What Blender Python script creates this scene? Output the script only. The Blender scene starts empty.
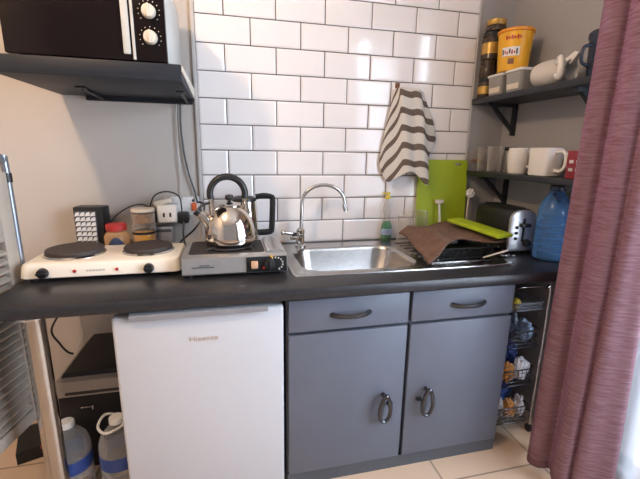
import bpy, bmesh, math, random
from mathutils import Vector, Matrix
random.seed(7)
S = bpy.context.scene
COL = S.collection
PI = math.pi
R = math.radians

# ------------------------------------------------------------------ camera
F_PX, YAW, PITCH, ROLL = 385.0, 0.23794, 0.226334, 0.016172
cam = bpy.data.cameras.new('camera')
cam.sensor_fit = 'HORIZONTAL'; cam.sensor_width = 36.0; cam.lens = F_PX / 640 * 36.0
cam.clip_start = 0.05
co = bpy.data.objects.new('camera', cam); COL.objects.link(co)
fw = Vector((math.sin(YAW)*math.cos(PITCH), math.cos(YAW)*math.cos(PITCH), -math.sin(PITCH)))
rt = Vector((math.cos(YAW), -math.sin(YAW), 0)); up = rt.cross(fw)
r2 = rt*math.cos(ROLL) + up*math.sin(ROLL); u2 = -rt*math.sin(ROLL) + up*math.cos(ROLL)
m = Matrix((r2, u2, -fw)).transposed().to_4x4()
m.translation = Vector((-0.12076, -1.82338, 1.25214))
co.matrix_world = m
S.camera = co

# ------------------------------------------------------------------ light
S.view_settings.view_transform = 'Standard'; S.view_settings.look = 'None'
S.view_settings.gamma = 1.0; S.view_settings.use_curve_mapping = False
S.view_settings.exposure = 0.42
w = bpy.data.worlds.new('world'); S.world = w; w.use_nodes = True
bg = w.node_tree.nodes['Background']
bg.inputs[0].default_value = (0.96, 0.93, 0.95, 1); bg.inputs[1].default_value = 0.26

def area(name, loc, target, sx, sy, power, color):
    l = bpy.data.lights.new(name, 'AREA'); l.shape = 'RECTANGLE'; l.size = sx; l.size_y = sy
    l.energy = power; l.color = color
    o = bpy.data.objects.new(name, l); COL.objects.link(o); o.location = loc
    o.rotation_euler = (Vector(target) - Vector(loc)).to_track_quat('-Z', 'Y').to_euler()
    return o
area('window_daylight', (1.80, -1.80, 1.40), (0.5, -0.95, 0.95), 1.3, 1.9, 230, (0.68, 0.83, 1.0))
lp = bpy.data.lights.new('ceiling_bulb_light', 'POINT'); lp.energy = 43; lp.color = (1.0, 0.72, 0.47); lp.shadow_soft_size = 0.05
lo = bpy.data.objects.new('ceiling_bulb_light', lp); COL.objects.link(lo); lo.location = (-1.02, -1.40, 2.44)

# ------------------------------------------------------------------ materials
def mat(name, c, rough=0.5, metal=0.0, var=0.06, scale=12.0, bump=0.0, spec=0.5, stretch=(1,1,1), coat=0.0,
        trans=0.0, alpha=1.0, ior=1.45):
    mt = bpy.data.materials.new(name); mt.use_nodes = True
    nt = mt.node_tree; b = nt.nodes['Principled BSDF']
    tc = nt.nodes.new('ShaderNodeTexCoord'); mp = nt.nodes.new('ShaderNodeMapping')
    mp.inputs['Scale'].default_value = stretch
    nz = nt.nodes.new('ShaderNodeTexNoise'); nz.inputs['Scale'].default_value = scale; nz.inputs['Detail'].default_value = 4
    nt.links.new(tc.outputs['Object'], mp.inputs[0]); nt.links.new(mp.outputs[0], nz.inputs[0])
    rp = nt.nodes.new('ShaderNodeValToRGB')
    rp.color_ramp.elements[0].position = 0.3; rp.color_ramp.elements[1].position = 0.7
    rp.color_ramp.elements[0].color = (c[0]*(1-var), c[1]*(1-var), c[2]*(1-var), 1)
    rp.color_ramp.elements[1].color = (min(1,c[0]*(1+var)), min(1,c[1]*(1+var)), min(1,c[2]*(1+var)), 1)
    nt.links.new(nz.outputs[0], rp.inputs[0]); nt.links.new(rp.outputs[0], b.inputs['Base Color'])
    b.inputs['Roughness'].default_value = rough; b.inputs['Metallic'].default_value = metal
    b.inputs['Specular IOR Level'].default_value = spec; b.inputs['Coat Weight'].default_value = coat
    b.inputs['Transmission Weight'].default_value = trans; b.inputs['Alpha'].default_value = alpha
    b.inputs['IOR'].default_value = ior
    if bump:
        bp = nt.nodes.new('ShaderNodeBump'); bp.inputs['Strength'].default_value = bump; bp.inputs['Distance'].default_value = 0.004
        nt.links.new(nz.outputs[0], bp.inputs['Height']); nt.links.new(bp.outputs[0], b.inputs['Normal'])
    return mt

def clear(name, c, opac=0.25, rough=0.08):
    """thin clear plastic / glass wall: part see-through, part glossy"""
    mt = bpy.data.materials.new(name); mt.use_nodes = True
    nt = mt.node_tree; b = nt.nodes['Principled BSDF']; out = nt.nodes['Material Output']
    b.inputs['Base Color'].default_value = (*c, 1); b.inputs['Roughness'].default_value = rough
    tr = nt.nodes.new('ShaderNodeBsdfTransparent')
    tr.inputs[0].default_value = (0.5+0.5*c[0], 0.5+0.5*c[1], 0.5+0.5*c[2], 1)
    lw = nt.nodes.new('ShaderNodeLayerWeight'); lw.inputs[0].default_value = 0.35
    ma = nt.nodes.new('ShaderNodeMath'); ma.operation = 'MULTIPLY_ADD'; ma.use_clamp = True
    ma.inputs[1].default_value = 0.6; ma.inputs[2].default_value = opac
    nt.links.new(lw.outputs['Facing'], ma.inputs[0])
    nz = nt.nodes.new('ShaderNodeTexNoise'); nz.inputs['Scale'].default_value = 25
    bp = nt.nodes.new('ShaderNodeBump'); bp.inputs['Strength'].default_value = 0.15; bp.inputs['Distance'].default_value = 0.003
    nt.links.new(nz.outputs[0], bp.inputs['Height']); nt.links.new(bp.outputs[0], b.inputs['Normal'])
    mx = nt.nodes.new('ShaderNodeMixShader')
    nt.links.new(ma.outputs[0], mx.inputs[0]); nt.links.new(tr.outputs[0], mx.inputs[1]); nt.links.new(b.outputs[0], mx.inputs[2])
    nt.links.new(mx.outputs[0], out.inputs[0])
    return mt

M = {}
M['wall'] = mat('wall_paint', (0.50, 0.45, 0.41), 0.85, var=0.03, scale=3, bump=0.02)
M['wallgrey'] = mat('grey_wall_tone', (0.36, 0.345, 0.345), 0.85, var=0.03, scale=3, bump=0.02)  # darker and greyer than the other walls
M['ceiling'] = mat('ceiling_paint', (0.72, 0.68, 0.63), 0.9, var=0.02, scale=3)
M['tile'] = mat('white_glazed_tile', (0.84, 0.79, 0.775), 0.13, var=0.02, scale=6, coat=0.3)
M['grout'] = mat('dark_grout', (0.09, 0.075, 0.07), 0.9, var=0.15, scale=40)
M['trimgrey'] = mat('tile_edge_trim', (0.50, 0.47, 0.45), 0.45, var=0.05)
M['worktop'] = mat('black_laminate', (0.022, 0.021, 0.024), 0.34, var=0.25, scale=60, bump=0.05, spec=0.5)
M['chrome'] = mat('polished_steel', (0.62, 0.60, 0.58), 0.13, 1.0, var=0.05, scale=20)
M['kettle'] = mat('mirror_steel', (0.70, 0.64, 0.58), 0.09, 1.0, var=0.04, scale=8)
M['sinksteel'] = mat('brushed_steel', (0.46, 0.44, 0.42), 0.25, 1.0, var=0.10, scale=50, stretch=(1, 14, 1), bump=0.03)
M['stovesteel'] = mat('silver_enamel', (0.46, 0.44, 0.43), 0.35, 0.75, var=0.05, scale=30)
M['greypaint'] = mat('grey_cabinet_paint', (0.112, 0.123, 0.158), 0.42, var=0.05, scale=5, bump=0.02)
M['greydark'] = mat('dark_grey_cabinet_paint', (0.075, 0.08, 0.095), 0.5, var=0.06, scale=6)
M['gunmetal'] = mat('gunmetal_handle', (0.09, 0.092, 0.10), 0.28, 0.9, var=0.08, scale=30)
M['fridge'] = mat('white_fridge_enamel', (0.50, 0.49, 0.51), 0.38, var=0.01, scale=4)
M['fridgestrip'] = mat('silver_plastic', (0.30, 0.305, 0.33), 0.35, 0.3, var=0.04)
M['logo'] = mat('bronze_print', (0.47, 0.34, 0.25), 0.4, 0.2, var=0.03)
M['black'] = mat('black_plastic', (0.014, 0.014, 0.015), 0.38, var=0.2, scale=20)
M['blackmatte'] = mat('black_cast_iron', (0.030, 0.025, 0.024), 0.75, var=0.25, scale=40, bump=0.15)
M['burner'] = mat('dark_brown_hotplate_iron', (0.040, 0.030, 0.028), 0.6, var=0.2, scale=30, bump=0.1)
M['blackgloss'] = mat('black_oven_glass', (0.008, 0.004, 0.004), 0.16, var=0.2, scale=6, spec=0.3)
M['shelf'] = mat('charcoal_shelf_board', (0.016, 0.018, 0.024), 0.5, spec=0.35, var=0.12, scale=18, stretch=(1, 6, 6))
M['shelfblue'] = mat('black_painted_wood', (0.018, 0.020, 0.027), 0.42, var=0.15, scale=18)
M['enamel'] = mat('cream_enamel', (0.80, 0.73, 0.63), 0.26, var=0.02, scale=6)
M['cream'] = mat('cream_plastic', (0.66, 0.58, 0.48), 0.4, var=0.03)
M['white'] = mat('white_plastic', (0.76, 0.74, 0.72), 0.35, var=0.03)
M['whitegrey'] = mat('pale_grey_metal', (0.50, 0.49, 0.46), 0.45, var=0.04)
M['ceramic'] = mat('white_glazed_ceramic', (0.78, 0.74, 0.70), 0.14, var=0.02, coat=0.3)
M['ceramicgrey'] = mat('off_white_ceramic', (0.60, 0.56, 0.52), 0.22, var=0.05)
M['orange'] = mat('orange_switch', (0.85, 0.16, 0.05), 0.35, var=0.04)
M['red'] = mat('red_plastic', (0.44, 0.035, 0.035), 0.35, var=0.06)
M['yellow'] = mat('yellow_plastic', (0.80, 0.40, 0.02), 0.35, var=0.05)
M['orangeyellow'] = mat('orange_lid_plastic', (0.72, 0.27, 0.02), 0.4, var=0.05)
M['yellowsoft'] = mat('yellow_cap_plastic', (0.72, 0.56, 0.06), 0.4, var=0.05)
M['brownjar'] = mat('brown_spice', (0.30, 0.16, 0.07), 0.6, var=0.3, scale=60)
M['bluelabel'] = mat('blue_label', (0.03, 0.07, 0.28), 0.45, var=0.2, scale=25)
M['bluedark'] = mat('navy_label', (0.03, 0.05, 0.11), 0.5, var=0.2)
M['glass'] = clear('clear_glass', (0.80, 0.77, 0.75), 0.06)
M['pet'] = clear('clear_bottle_plastic', (0.70, 0.70, 0.72), 0.14, 0.12)
M['petblue'] = clear('blue_bottle_plastic', (0.13, 0.34, 0.72), 0.26, 0.10)
M['amber'] = clear('amber_jar_plastic', (0.62, 0.36, 0.18), 0.45)
M['greyplastic'] = clear('cloudy_container_plastic', (0.42, 0.40, 0.38), 0.55, 0.25)
M['green'] = clear('green_soap', (0.02, 0.28, 0.10), 0.75)
M['lime'] = mat('lime_board_plastic', (0.36, 0.46, 0.012), 0.5, var=0.06, scale=9)
M['brown'] = mat('brown_drying_cloth', (0.155, 0.088, 0.062), 0.85, var=0.22, scale=30, bump=0.4)
M['printerdark'] = mat('dark_printer_plastic', (0.042, 0.034, 0.032), 0.5, var=0.12)
M['printerlight'] = mat('beige_grey_plastic', (0.40, 0.34, 0.29), 0.5, var=0.05)
M['dark'] = mat('black_card', (0.014, 0.012, 0.013), 0.6, var=0.25, scale=10)
M['louvre'] = mat('white_painted_slats', (0.41, 0.345, 0.285), 0.55, var=0.04)
M['steelblue'] = mat('blue_grey_tube', (0.30, 0.32, 0.36), 0.3, 0.7, var=0.06)
M['jar_dark'] = mat('dark_spice_jar', (0.055, 0.035, 0.022), 0.25, var=0.35, scale=30)
M['gold'] = mat('gold_lid', (0.50, 0.30, 0.07), 0.35, 0.4, var=0.2, scale=30)
M['navy'] = mat('navy_plastic', (0.020, 0.028, 0.055), 0.3, var=0.15)
M['bagblue'] = mat('blue_plastic_bag', (0.03, 0.06, 0.20), 0.3, var=0.5, scale=30, bump=0.5)
M['bagwhite'] = mat('white_plastic_bag', (0.62, 0.60, 0.62), 0.35, var=0.3, scale=22, bump=0.5)
M['bagorange'] = mat('orange_packet', (0.62, 0.26, 0.07), 0.35, var=0.5, scale=32, bump=0.4)
M['bagpale'] = mat('pale_blue_packet', (0.32, 0.42, 0.60), 0.35, var=0.3, scale=26, bump=0.4)
M['wood'] = mat('brown_wood', (0.22, 0.10, 0.045), 0.5, var=0.2, scale=10, stretch=(1, 1, 8))

def woven(name, c1, c2, c3, transl):
    mt = bpy.data.materials.new(name); mt.use_nodes = True
    nt = mt.node_tree; b = nt.nodes['Principled BSDF']; out = nt.nodes['Material Output']
    uv = nt.nodes.new('ShaderNodeTexCoord')
    mp = nt.nodes.new('ShaderNodeMapping'); mp.inputs['Scale'].default_value = (7, 330, 1)
    nz = nt.nodes.new('ShaderNodeTexNoise'); nz.inputs['Scale'].default_value = 1.0; nz.inputs['Detail'].default_value = 6; nz.inputs['Roughness'].default_value = 0.7
    nt.links.new(uv.outputs['UV'], mp.inputs[0]); nt.links.new(mp.outputs[0], nz.inputs[0])
    rp = nt.nodes.new('ShaderNodeValToRGB'); cr = rp.color_ramp
    cr.elements[0].position = 0.32; cr.elements[0].color = (*c1, 1); cr.elements[1].position = 0.68; cr.elements[1].color = (*c3, 1)
    e = cr.elements.new(0.5); e.color = (*c2, 1)
    nt.links.new(nz.outputs[0], rp.inputs[0]); nt.links.new(rp.outputs[0], b.inputs['Base Color'])
    b.inputs['Roughness'].default_value = 0.85; b.inputs['Specular IOR Level'].default_value = 0.2
    tl = nt.nodes.new('ShaderNodeBsdfTranslucent'); nt.links.new(rp.outputs[0], tl.inputs[0])
    mx = nt.nodes.new('ShaderNodeMixShader'); mx.inputs[0].default_value = transl
    nt.links.new(b.outputs[0], mx.inputs[1]); nt.links.new(tl.outputs[0], mx.inputs[2]); nt.links.new(mx.outputs[0], out.inputs[0])
    bp = nt.nodes.new('ShaderNodeBump'); bp.inputs['Strength'].default_value = 0.25; bp.inputs['Distance'].default_value = 0.003
    nt.links.new(nz.outputs[0], bp.inputs['Height']); nt.links.new(bp.outputs[0], b.inputs['Normal'])
    return mt
M['curtain'] = woven('mauve_slub_weave', (0.30, 0.145, 0.17), (0.41, 0.235, 0.275), (0.52, 0.355, 0.405), 0.55)

def sheer_mat():
    mt = bpy.data.materials.new('white_voile'); mt.use_nodes = True
    nt = mt.node_tree; b = nt.nodes['Principled BSDF']; out = nt.nodes['Material Output']
    b.inputs['Base Color'].default_value = (0.8, 0.83, 0.9, 1); b.inputs['Roughness'].default_value = 0.9
    tl = nt.nodes.new('ShaderNodeBsdfTranslucent'); tl.inputs[0].default_value = (0.85, 0.88, 0.95, 1)
    tr = nt.nodes.new('ShaderNodeBsdfTransparent')
    wv = nt.nodes.new('ShaderNodeTexNoise'); wv.inputs['Scale'].default_value = 300
    a = nt.nodes.new('ShaderNodeMixShader'); a.inputs[0].default_value = 0.55
    c = nt.nodes.new('ShaderNodeMixShader')
    ma = nt.nodes.new('ShaderNodeMath'); ma.operation = 'MULTIPLY_ADD'; ma.inputs[1].default_value = 0.2; ma.inputs[2].default_value = 0.38
    nt.links.new(wv.outputs[0], ma.inputs[0]); nt.links.new(ma.outputs[0], c.inputs[0])
    nt.links.new(b.outputs[0], a.inputs[1]); nt.links.new(tl.outputs[0], a.inputs[2])
    nt.links.new(a.outputs[0], c.inputs[1]); nt.links.new(tr.outputs[0], c.inputs[2]); nt.links.new(c.outputs[0], out.inputs[0])
    return mt
M['sheer'] = sheer_mat()

def towel_mat():
    mt = bpy.data.materials.new('striped_towel'); mt.use_nodes = True
    nt = mt.node_tree; b = nt.nodes['Principled BSDF']
    uv = nt.nodes.new('ShaderNodeTexCoord'); sp = nt.nodes.new('ShaderNodeSeparateXYZ')
    nt.links.new(uv.outputs['UV'], sp.inputs[0])
    m1 = nt.nodes.new('ShaderNodeMath'); m1.operation = 'MULTIPLY'; m1.inputs[1].default_value = 5.6
    m0 = nt.nodes.new('ShaderNodeMath'); m0.operation = 'ADD'; m0.inputs[1].default_value = 4.50
    m2 = nt.nodes.new('ShaderNodeMath'); m2.operation = 'FRACT'
    m3 = nt.nodes.new('ShaderNodeMath'); m3.operation = 'GREATER_THAN'; m3.inputs[1].default_value = 0.63
    nt.links.new(sp.outputs[1], m1.inputs[0]); nt.links.new(m1.outputs[0], m0.inputs[0]); nt.links.new(m0.outputs[0], m2.inputs[0]); nt.links.new(m2.outputs[0], m3.inputs[0])
    mx = nt.nodes.new('ShaderNodeMixRGB'); mx.inputs[1].default_value = (0.66, 0.61, 0.55, 1); mx.inputs[2].default_value = (0.145, 0.11, 0.09, 1)
    nt.links.new(m3.outputs[0], mx.inputs[0]); nt.links.new(mx.outputs[0], b.inputs['Base Color'])
    b.inputs['Roughness'].default_value = 0.95; b.inputs['Specular IOR Level'].default_value = 0.1
    nz = nt.nodes.new('ShaderNodeTexNoise'); nz.inputs['Scale'].default_value = 180
    bp = nt.nodes.new('ShaderNodeBump'); bp.inputs['Strength'].default_value = 0.4; bp.inputs['Distance'].default_value = 0.002
    nt.links.new(nz.outputs[0], bp.inputs['Height']); nt.links.new(bp.outputs[0], b.inputs['Normal'])
    return mt
M['towel'] = towel_mat()

def floor_mat():
    mt = bpy.data.materials.new('beige_floor_tile'); mt.use_nodes = True
    nt = mt.node_tree; b = nt.nodes['Principled BSDF']
    tc = nt.nodes.new('ShaderNodeTexCoord'); mp = nt.nodes.new('ShaderNodeMapping')
    mp.inputs['Location'].default_value = (-0.66, 0.722, 0)
    br = nt.nodes.new('ShaderNodeTexBrick'); br.offset = 0.0; br.inputs['Scale'].default_value = 1.0
    br.inputs['Brick Width'].default_value = 0.44; br.inputs['Row Height'].default_value = 0.44; br.inputs['Mortar Size'].default_value = 0.004
    br.inputs['Color1'].default_value = (0.60, 0.45, 0.33, 1); br.inputs['Color2'].default_value = (0.56, 0.42, 0.31, 1); br.inputs['Mortar'].default_value = (0.26, 0.19, 0.14, 1)
    nt.links.new(tc.outputs['Object'], mp.inputs[0]); nt.links.new(mp.outputs[0], br.inputs[0])
    nt.links.new(br.outputs[0], b.inputs['Base Color']); b.inputs['Roughness'].default_value = 0.4
    return mt
M['floor'] = floor_mat()

# ------------------------------------------------------------------ mesh building
class MB:
    def __init__(s): s.bm = bmesh.new(); s.mats = []; s.uvl = None
    def mi(s, m):
        if m not in s.mats: s.mats.append(m)
        return s.mats.index(m)
    def _merge(s, t, mtx, m):
        k = s.mi(m) if m is not None else 0
        vm = {}
        for v in t.verts: vm[v] = s.bm.verts.new(mtx @ v.co)
        for f in t.faces:
            try:
                nf = s.bm.faces.new([vm[v] for v in f.verts]); nf.material_index = k
            except ValueError: pass
        t.free()
    def box(s, x0, x1, y0, y1, z0, z1, bev=0.0, seg=2, m=None, rot=None):
        t = bmesh.new(); bmesh.ops.create_cube(t, size=1.0)
        sc = Matrix.Diagonal((x1-x0, y1-y0, z1-z0, 1))
        bmesh.ops.transform(t, matrix=sc, verts=t.verts)
        if bev: bmesh.ops.bevel(t, geom=t.edges[:], offset=bev, segments=seg, profile=0.5, affect='EDGES')
        mm = Matrix.Translation(((x0+x1)/2, (y0+y1)/2, (z0+z1)/2))
        if rot: mm = mm @ rot
        s._merge(t, mm, m); return s
    def cyl(s, p0, p1, r0, r1=None, n=24, m=None, bev=0.0):
        if r1 is None: r1 = r0
        p0 = Vector(p0); p1 = Vector(p1); d = p1-p0; L = d.length
        prof = [(r0, 0), (r1, L)] if not bev else [(r0-bev, 0), (r0-bev*.3, bev*.3), (r0, bev), (r1, L-bev), (r1-bev*.3, L-bev*.3), (r1-bev, L)]
        return s.lathe(prof, n, m, Matrix.Translation(p0) @ d.to_track_quat('Z', 'Y').to_matrix().to_4x4())
    def lathe(s, prof, n=32, m=None, mtx=Matrix(), caps=True, sx=1.0, sy=1.0):
        t = bmesh.new(); rings = []
        for r, z in prof:
            rings.append([t.verts.new((r*sx*math.cos(2*PI*i/n), r*sy*math.sin(2*PI*i/n), z)) for i in range(n)])
        for a, b in zip(rings, rings[1:]):
            for i in range(n): t.faces.new((a[i], a[(i+1) % n], b[(i+1) % n], b[i]))
        if caps:
            t.faces.new(rings[0][::-1]); t.faces.new(rings[-1])
        s._merge(t, mtx, m); return s
    def tube(s, pts, r, n=10, m=None, smooth=0, closed=False, flat=1.0):
        P = [Vector(p) for p in pts]
        if smooth:
            Q = []
            for i in range(len(P)-1):
                a = P[max(i-1, 0)]; b = P[i]; c = P[i+1]; d = P[min(i+2, len(P)-1)]
                for k in range(smooth):
                    u = k/smooth
                    Q.append(0.5*((2*b)+(c-a)*u+(2*a-5*b+4*c-d)*u*u+(3*b-a-3*c+d)*u**3))
            Q.append(P[-1]); P = Q
        rr = r if hasattr(r, '__len__') else None
        t = bmesh.new(); rings = []; nrm = None; N = len(P)
        for i, p in enumerate(P):
            if closed: tg = (P[(i+1) % N]-P[i-1]).normalized()
            else: tg = (P[min(i+1, N-1)]-P[max(i-1, 0)]).normalized()
            if nrm is None:
                nrm = tg.orthogonal().normalized()
            nrm = (nrm - tg*nrm.dot(tg)).normalized()
            bi = tg.cross(nrm)
            ri = r if rr is None else rr[0]+(rr[1]-rr[0])*i/(N-1)
            rings.append([t.verts.new(p+nrm*ri*math.cos(2*PI*k/n)+bi*ri*flat*math.sin(2*PI*k/n)) for k in range(n)])
        pr = list(zip(rings, rings[1:])) + ([(rings[-1], rings[0])] if closed else [])
        for a, b in pr:
            for k in range(n): t.faces.new((a[k], a[(k+1) % n], b[(k+1) % n], b[k]))
        if not closed: t.faces.new(rings[0][::-1]); t.faces.new(rings[-1])
        s._merge(t, Matrix(), m); return s
    def ball(s, c, rx, ry=None, rz=None, m=None, n=20):
        t = bmesh.new(); bmesh.ops.create_uvsphere(t, u_segments=n, v_segments=n//2+2, radius=1)
        s._merge(t, Matrix.Translation(c) @ Matrix.Diagonal((rx, ry or rx, rz or rx, 1)), m); return s
    def prism(s, poly, h0, h1, axis='y', m=None):
        """poly of 2-D points extruded along an axis"""
        f = {'y': lambda a, b, h: (a, h, b), 'x': lambda a, b, h: (h, a, b), 'z': lambda a, b, h: (a, b, h)}[axis]
        t = bmesh.new()
        A = [t.verts.new(f(a, b, h0)) for a, b in poly]; B = [t.verts.new(f(a, b, h1)) for a, b in poly]
        n = len(poly)
        for i in range(n): t.faces.new((A[i], A[(i+1) % n], B[(i+1) % n], B[i]))
        t.faces.new(A[::-1]); t.faces.new(B)
        bmesh.ops.recalc_face_normals(t, faces=t.faces); s._merge(t, Matrix(), m); return s
    def loops(s, LL, m=None, cap0=False, cap1=False):
        t = bmesh.new(); rs = [[t.verts.new(p) for p in L] for L in LL]; n = len(LL[0])
        for a, b in zip(rs, rs[1:]):
            for i in range(n): t.faces.new((a[i], a[(i+1) % n], b[(i+1) % n], b[i]))
        if cap0: t.faces.new(rs[0][::-1])
        if cap1: t.faces.new(rs[-1])
        s._merge(t, Matrix(), m); return s
    def grid(s, fn, nu, nv, m=None):
        """fn(u,v)->point, with UVs"""
        k = s.mi(m) if m is not None else 0
        uvl = s.bm.loops.layers.uv.verify()
        V = [[s.bm.verts.new(fn(i/nu, j/nv)) for j in range(nv+1)] for i in range(nu+1)]
        for i in range(nu):
            for j in range(nv):
                f = s.bm.faces.new((V[i][j], V[i+1][j], V[i+1][j+1], V[i][j+1])); f.material_index = k
                for l, (a, b) in zip(f.loops, ((i, j), (i+1, j), (i+1, j+1), (i, j+1))): l[uvl].uv = (a/nu, b/nv)
        return s
    def build(s, name, m=None, parent=None, smooth=True, angle=38, recalc=True):
        if recalc: bmesh.ops.recalc_face_normals(s.bm, faces=s.bm.faces)
        me = bpy.data.meshes.new(name); s.bm.to_mesh(me); s.bm.free()
        if s.mats:
            for x in s.mats: me.materials.append(x)
        else: me.materials.append(m)
        if smooth:
            me.polygons.foreach_set('use_smooth', [True]*len(me.polygons))
            me.set_sharp_from_angle(angle=R(angle))
        o = bpy.data.objects.new(name, me); COL.objects.link(o)
        if parent: o.parent = parent
        return o

def tag(o, label, cat, group=None):
    o['label'] = label; o['category'] = cat
    if group: o['group'] = group
    return o
def thing(name, loc, label, cat, rz=0.0, group=None, rx=0.0, ry=0.0):
    o = bpy.data.objects.new(name, None); COL.objects.link(o); o.empty_display_size = 0.05
    o.location = loc; o.rotation_euler = (rx, ry, rz); return tag(o, label, cat, group)
def struct(o): o['kind'] = 'structure'; return o
def solidify(o, t, off=0.0):
    md = o.modifiers.new('thickness', 'SOLIDIFY'); md.thickness = t; md.offset = off; return o
def rrect(x0, x1, y0, y1, z, r, n=6):
    P = []
    for cx, cy, a0 in ((x1-r, y1-r, 0), (x0+r, y1-r, 90), (x0+r, y0+r, 180), (x1-r, y0+r, 270)):
        for i in range(n+1):
            a = R(a0+90*i/n); P.append((cx+r*math.cos(a), cy+r*math.sin(a), z))
    return P

TOP = 0.810            # worktop surface
XR = 1.300             # right wall
TILE0 = 1.7985         # a horizontal grout line

# ------------------------------------------------------------------ the room
struct(MB().box(-1.9, 1.42, -3.2, 0.10, -0.06, 0.0).build('floor', M['floor'], smooth=False))
struct(MB().box(-1.9, 1.42, -3.2, 0.10, 2.60, 2.66).build('ceiling', M['ceiling'], smooth=False))
struct(MB().box(-1.9, 1.42, 0.010, 0.10, 0.0, 2.60).build('wall_back', M['wall'], smooth=False))
struct(MB().box(-1.96, -1.9, -3.2, 0.10, 0.0, 2.60).build('wall_left', M['wall'], smooth=False))
b = MB()
b.box(XR, 1.42, -0.86, 0.010, 0, 2.6); b.box(XR, 1.42, -3.2, -2.35, 0, 2.6)
b.box(XR, 1.42, -2.35, -0.86, 2.15, 2.6); b.box(XR, 1.42, -2.35, -0.86, 0, 0.08)
struct(b.build('wall_right', M['wallgrey'], smooth=False))
struct(MB().box(1.107, XR-0.0005, 0.004, 0.0099, 0.0, 2.598).build('wall_corner', M['wallgrey'], smooth=False))  # thin panel giving this strip of the back wall the right wall's grey
b = MB()
b.box(1.33, 1.38, -0.91, -0.86, 0.08, 2.15); b.box(1.33, 1.38, -2.35, -2.30, 0.08, 2.15); b.box(1.33, 1.38, -1.63, -1.58, 0.08, 2.15)
b.box(1.33, 1.38, -2.35, -0.86, 0.08, 0.13); b.box(1.33, 1.38, -2.35, -0.86, 2.10, 2.15)
wf = struct(b.build('window_1', M['white']))
MB().box(1.352, 1.358, -2.31, -0.90, 0.12, 2.11).build('window_pane', M['glass'], wf)

# tiled splashback: every tile a bevelled block over dark grout
b = MB(); kg = b.mi(M['grout']); kt = b.mi(M['tile'])
b.box(-0.228, 1.10, 0.006, 0.0101, 0.79, 2.598, m=M['grout'])
g, bv = 0.0023, 0.007
for k in range(-8, 9):
    z1 = min(TILE0-0.11*k, 2.598); z0 = TILE0-0.11*(k+1)
    if z1-z0 < 0.03: continue
    off = 0.0 if k % 2 == 0 else 0.11
    xs = [-0.228] + [x for x in [off+0.22*i for i in range(-4, 8)] if -0.21 < x < 1.08] + [1.10]
    for a, c in zip(xs, xs[1:]):
        a0, c0, lo_, hi_ = a+g, c-g, z0+g, z1-g
        V = [b.bm.verts.new(p) for p in ((a0, 0.006, lo_), (c0, 0.006, lo_), (c0, 0.006, hi_), (a0, 0.006, hi_),
             (a0, 0.0026, lo_), (c0, 0.0026, lo_), (c0, 0.0026, hi_), (a0, 0.0026, hi_),
             (a0+bv, 0.0, lo_+bv), (c0-bv, 0.0, lo_+bv), (c0-bv, 0.0, hi_-bv), (a0+bv, 0.0, hi_-bv))]
        for q in range(2):
            for i in range(4):
                f = b.bm.faces.new((V[q*4+i], V[q*4+(i+1) % 4], V[q*4+4+(i+1) % 4], V[q*4+4+i])); f.material_index = kt
        f = b.bm.faces.new((V[8], V[9], V[10], V[11])); f.material_index = kt
struct(b.build('wall_tiles', smooth=False))
struct(MB().box(-0.243, -0.2275, -0.003, 0.0101, 0.81, 2.598, bev=0.002).build('trim_1', M['trimgrey']))
struct(MB().box(1.099, 1.107, -0.002, 0.0101, 0.81, 2.598, bev=0.001).build('trim_2', M['trimgrey']))

# ceiling lamp that gives the warm light
t = thing('ceiling_lamp', (-1.02, -1.40, 2.6), 'bare warm bulb hanging from a short white ceiling holder', 'lamp')
MB().lathe([(0.05, -0.001), (0.05, -0.02), (0.02, -0.05), (0.02, -0.085)], 24).build('lamp_holder', M['white'], t)

# ------------------------------------------------------------------ worktop
wt = thing('worktop', (0, 0, 0), 'long black laminate kitchen worktop carrying the sink and cookers', 'worktop')
prof = [(-0.30, 0.766), (-0.634, 0.766), (-0.643, 0.770), (-0.648, 0.780), (-0.648, 0.797), (-0.643, 0.806), (-0.633, TOP), (-0.30, TOP)]
SX0, SX1, SY0, SY1 = 0.14, 0.64, -0.49, -0.125      # hole for the bowl
b = MB()
fp = [(-0.495 if y > -0.5 else y, z) for y, z in prof]
b.prism(fp, -0.80, XR-0.001, 'x')
b.box(-0.80, SX0, -0.495, -0.001, 0.766, TOP); b.box(SX1, XR-0.001, -0.495, -0.001, 0.766, TOP)
b.box(SX0, SX1, -0.12, -0.001, 0.766, TOP)
b.build('slab', M['worktop'], wt)
M['legchrome'] = mat('dark_chrome', (0.46, 0.42, 0.38), 0.12, 1.0, var=0.05)
lg = MB().cyl((-0.703, -0.58, 0.0), (-0.703, -0.58, 0.766), 0.030, n=32).build('leg', M['legchrome'], wt); lg['label'] = 'round chrome support leg'
MB().cyl((-0.703, -0.58, 0.753), (-0.703, -0.58, 0.7655), 0.045, n=32, bev=0.003).build('mounting_plate', M['chrome'], lg)

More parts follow.
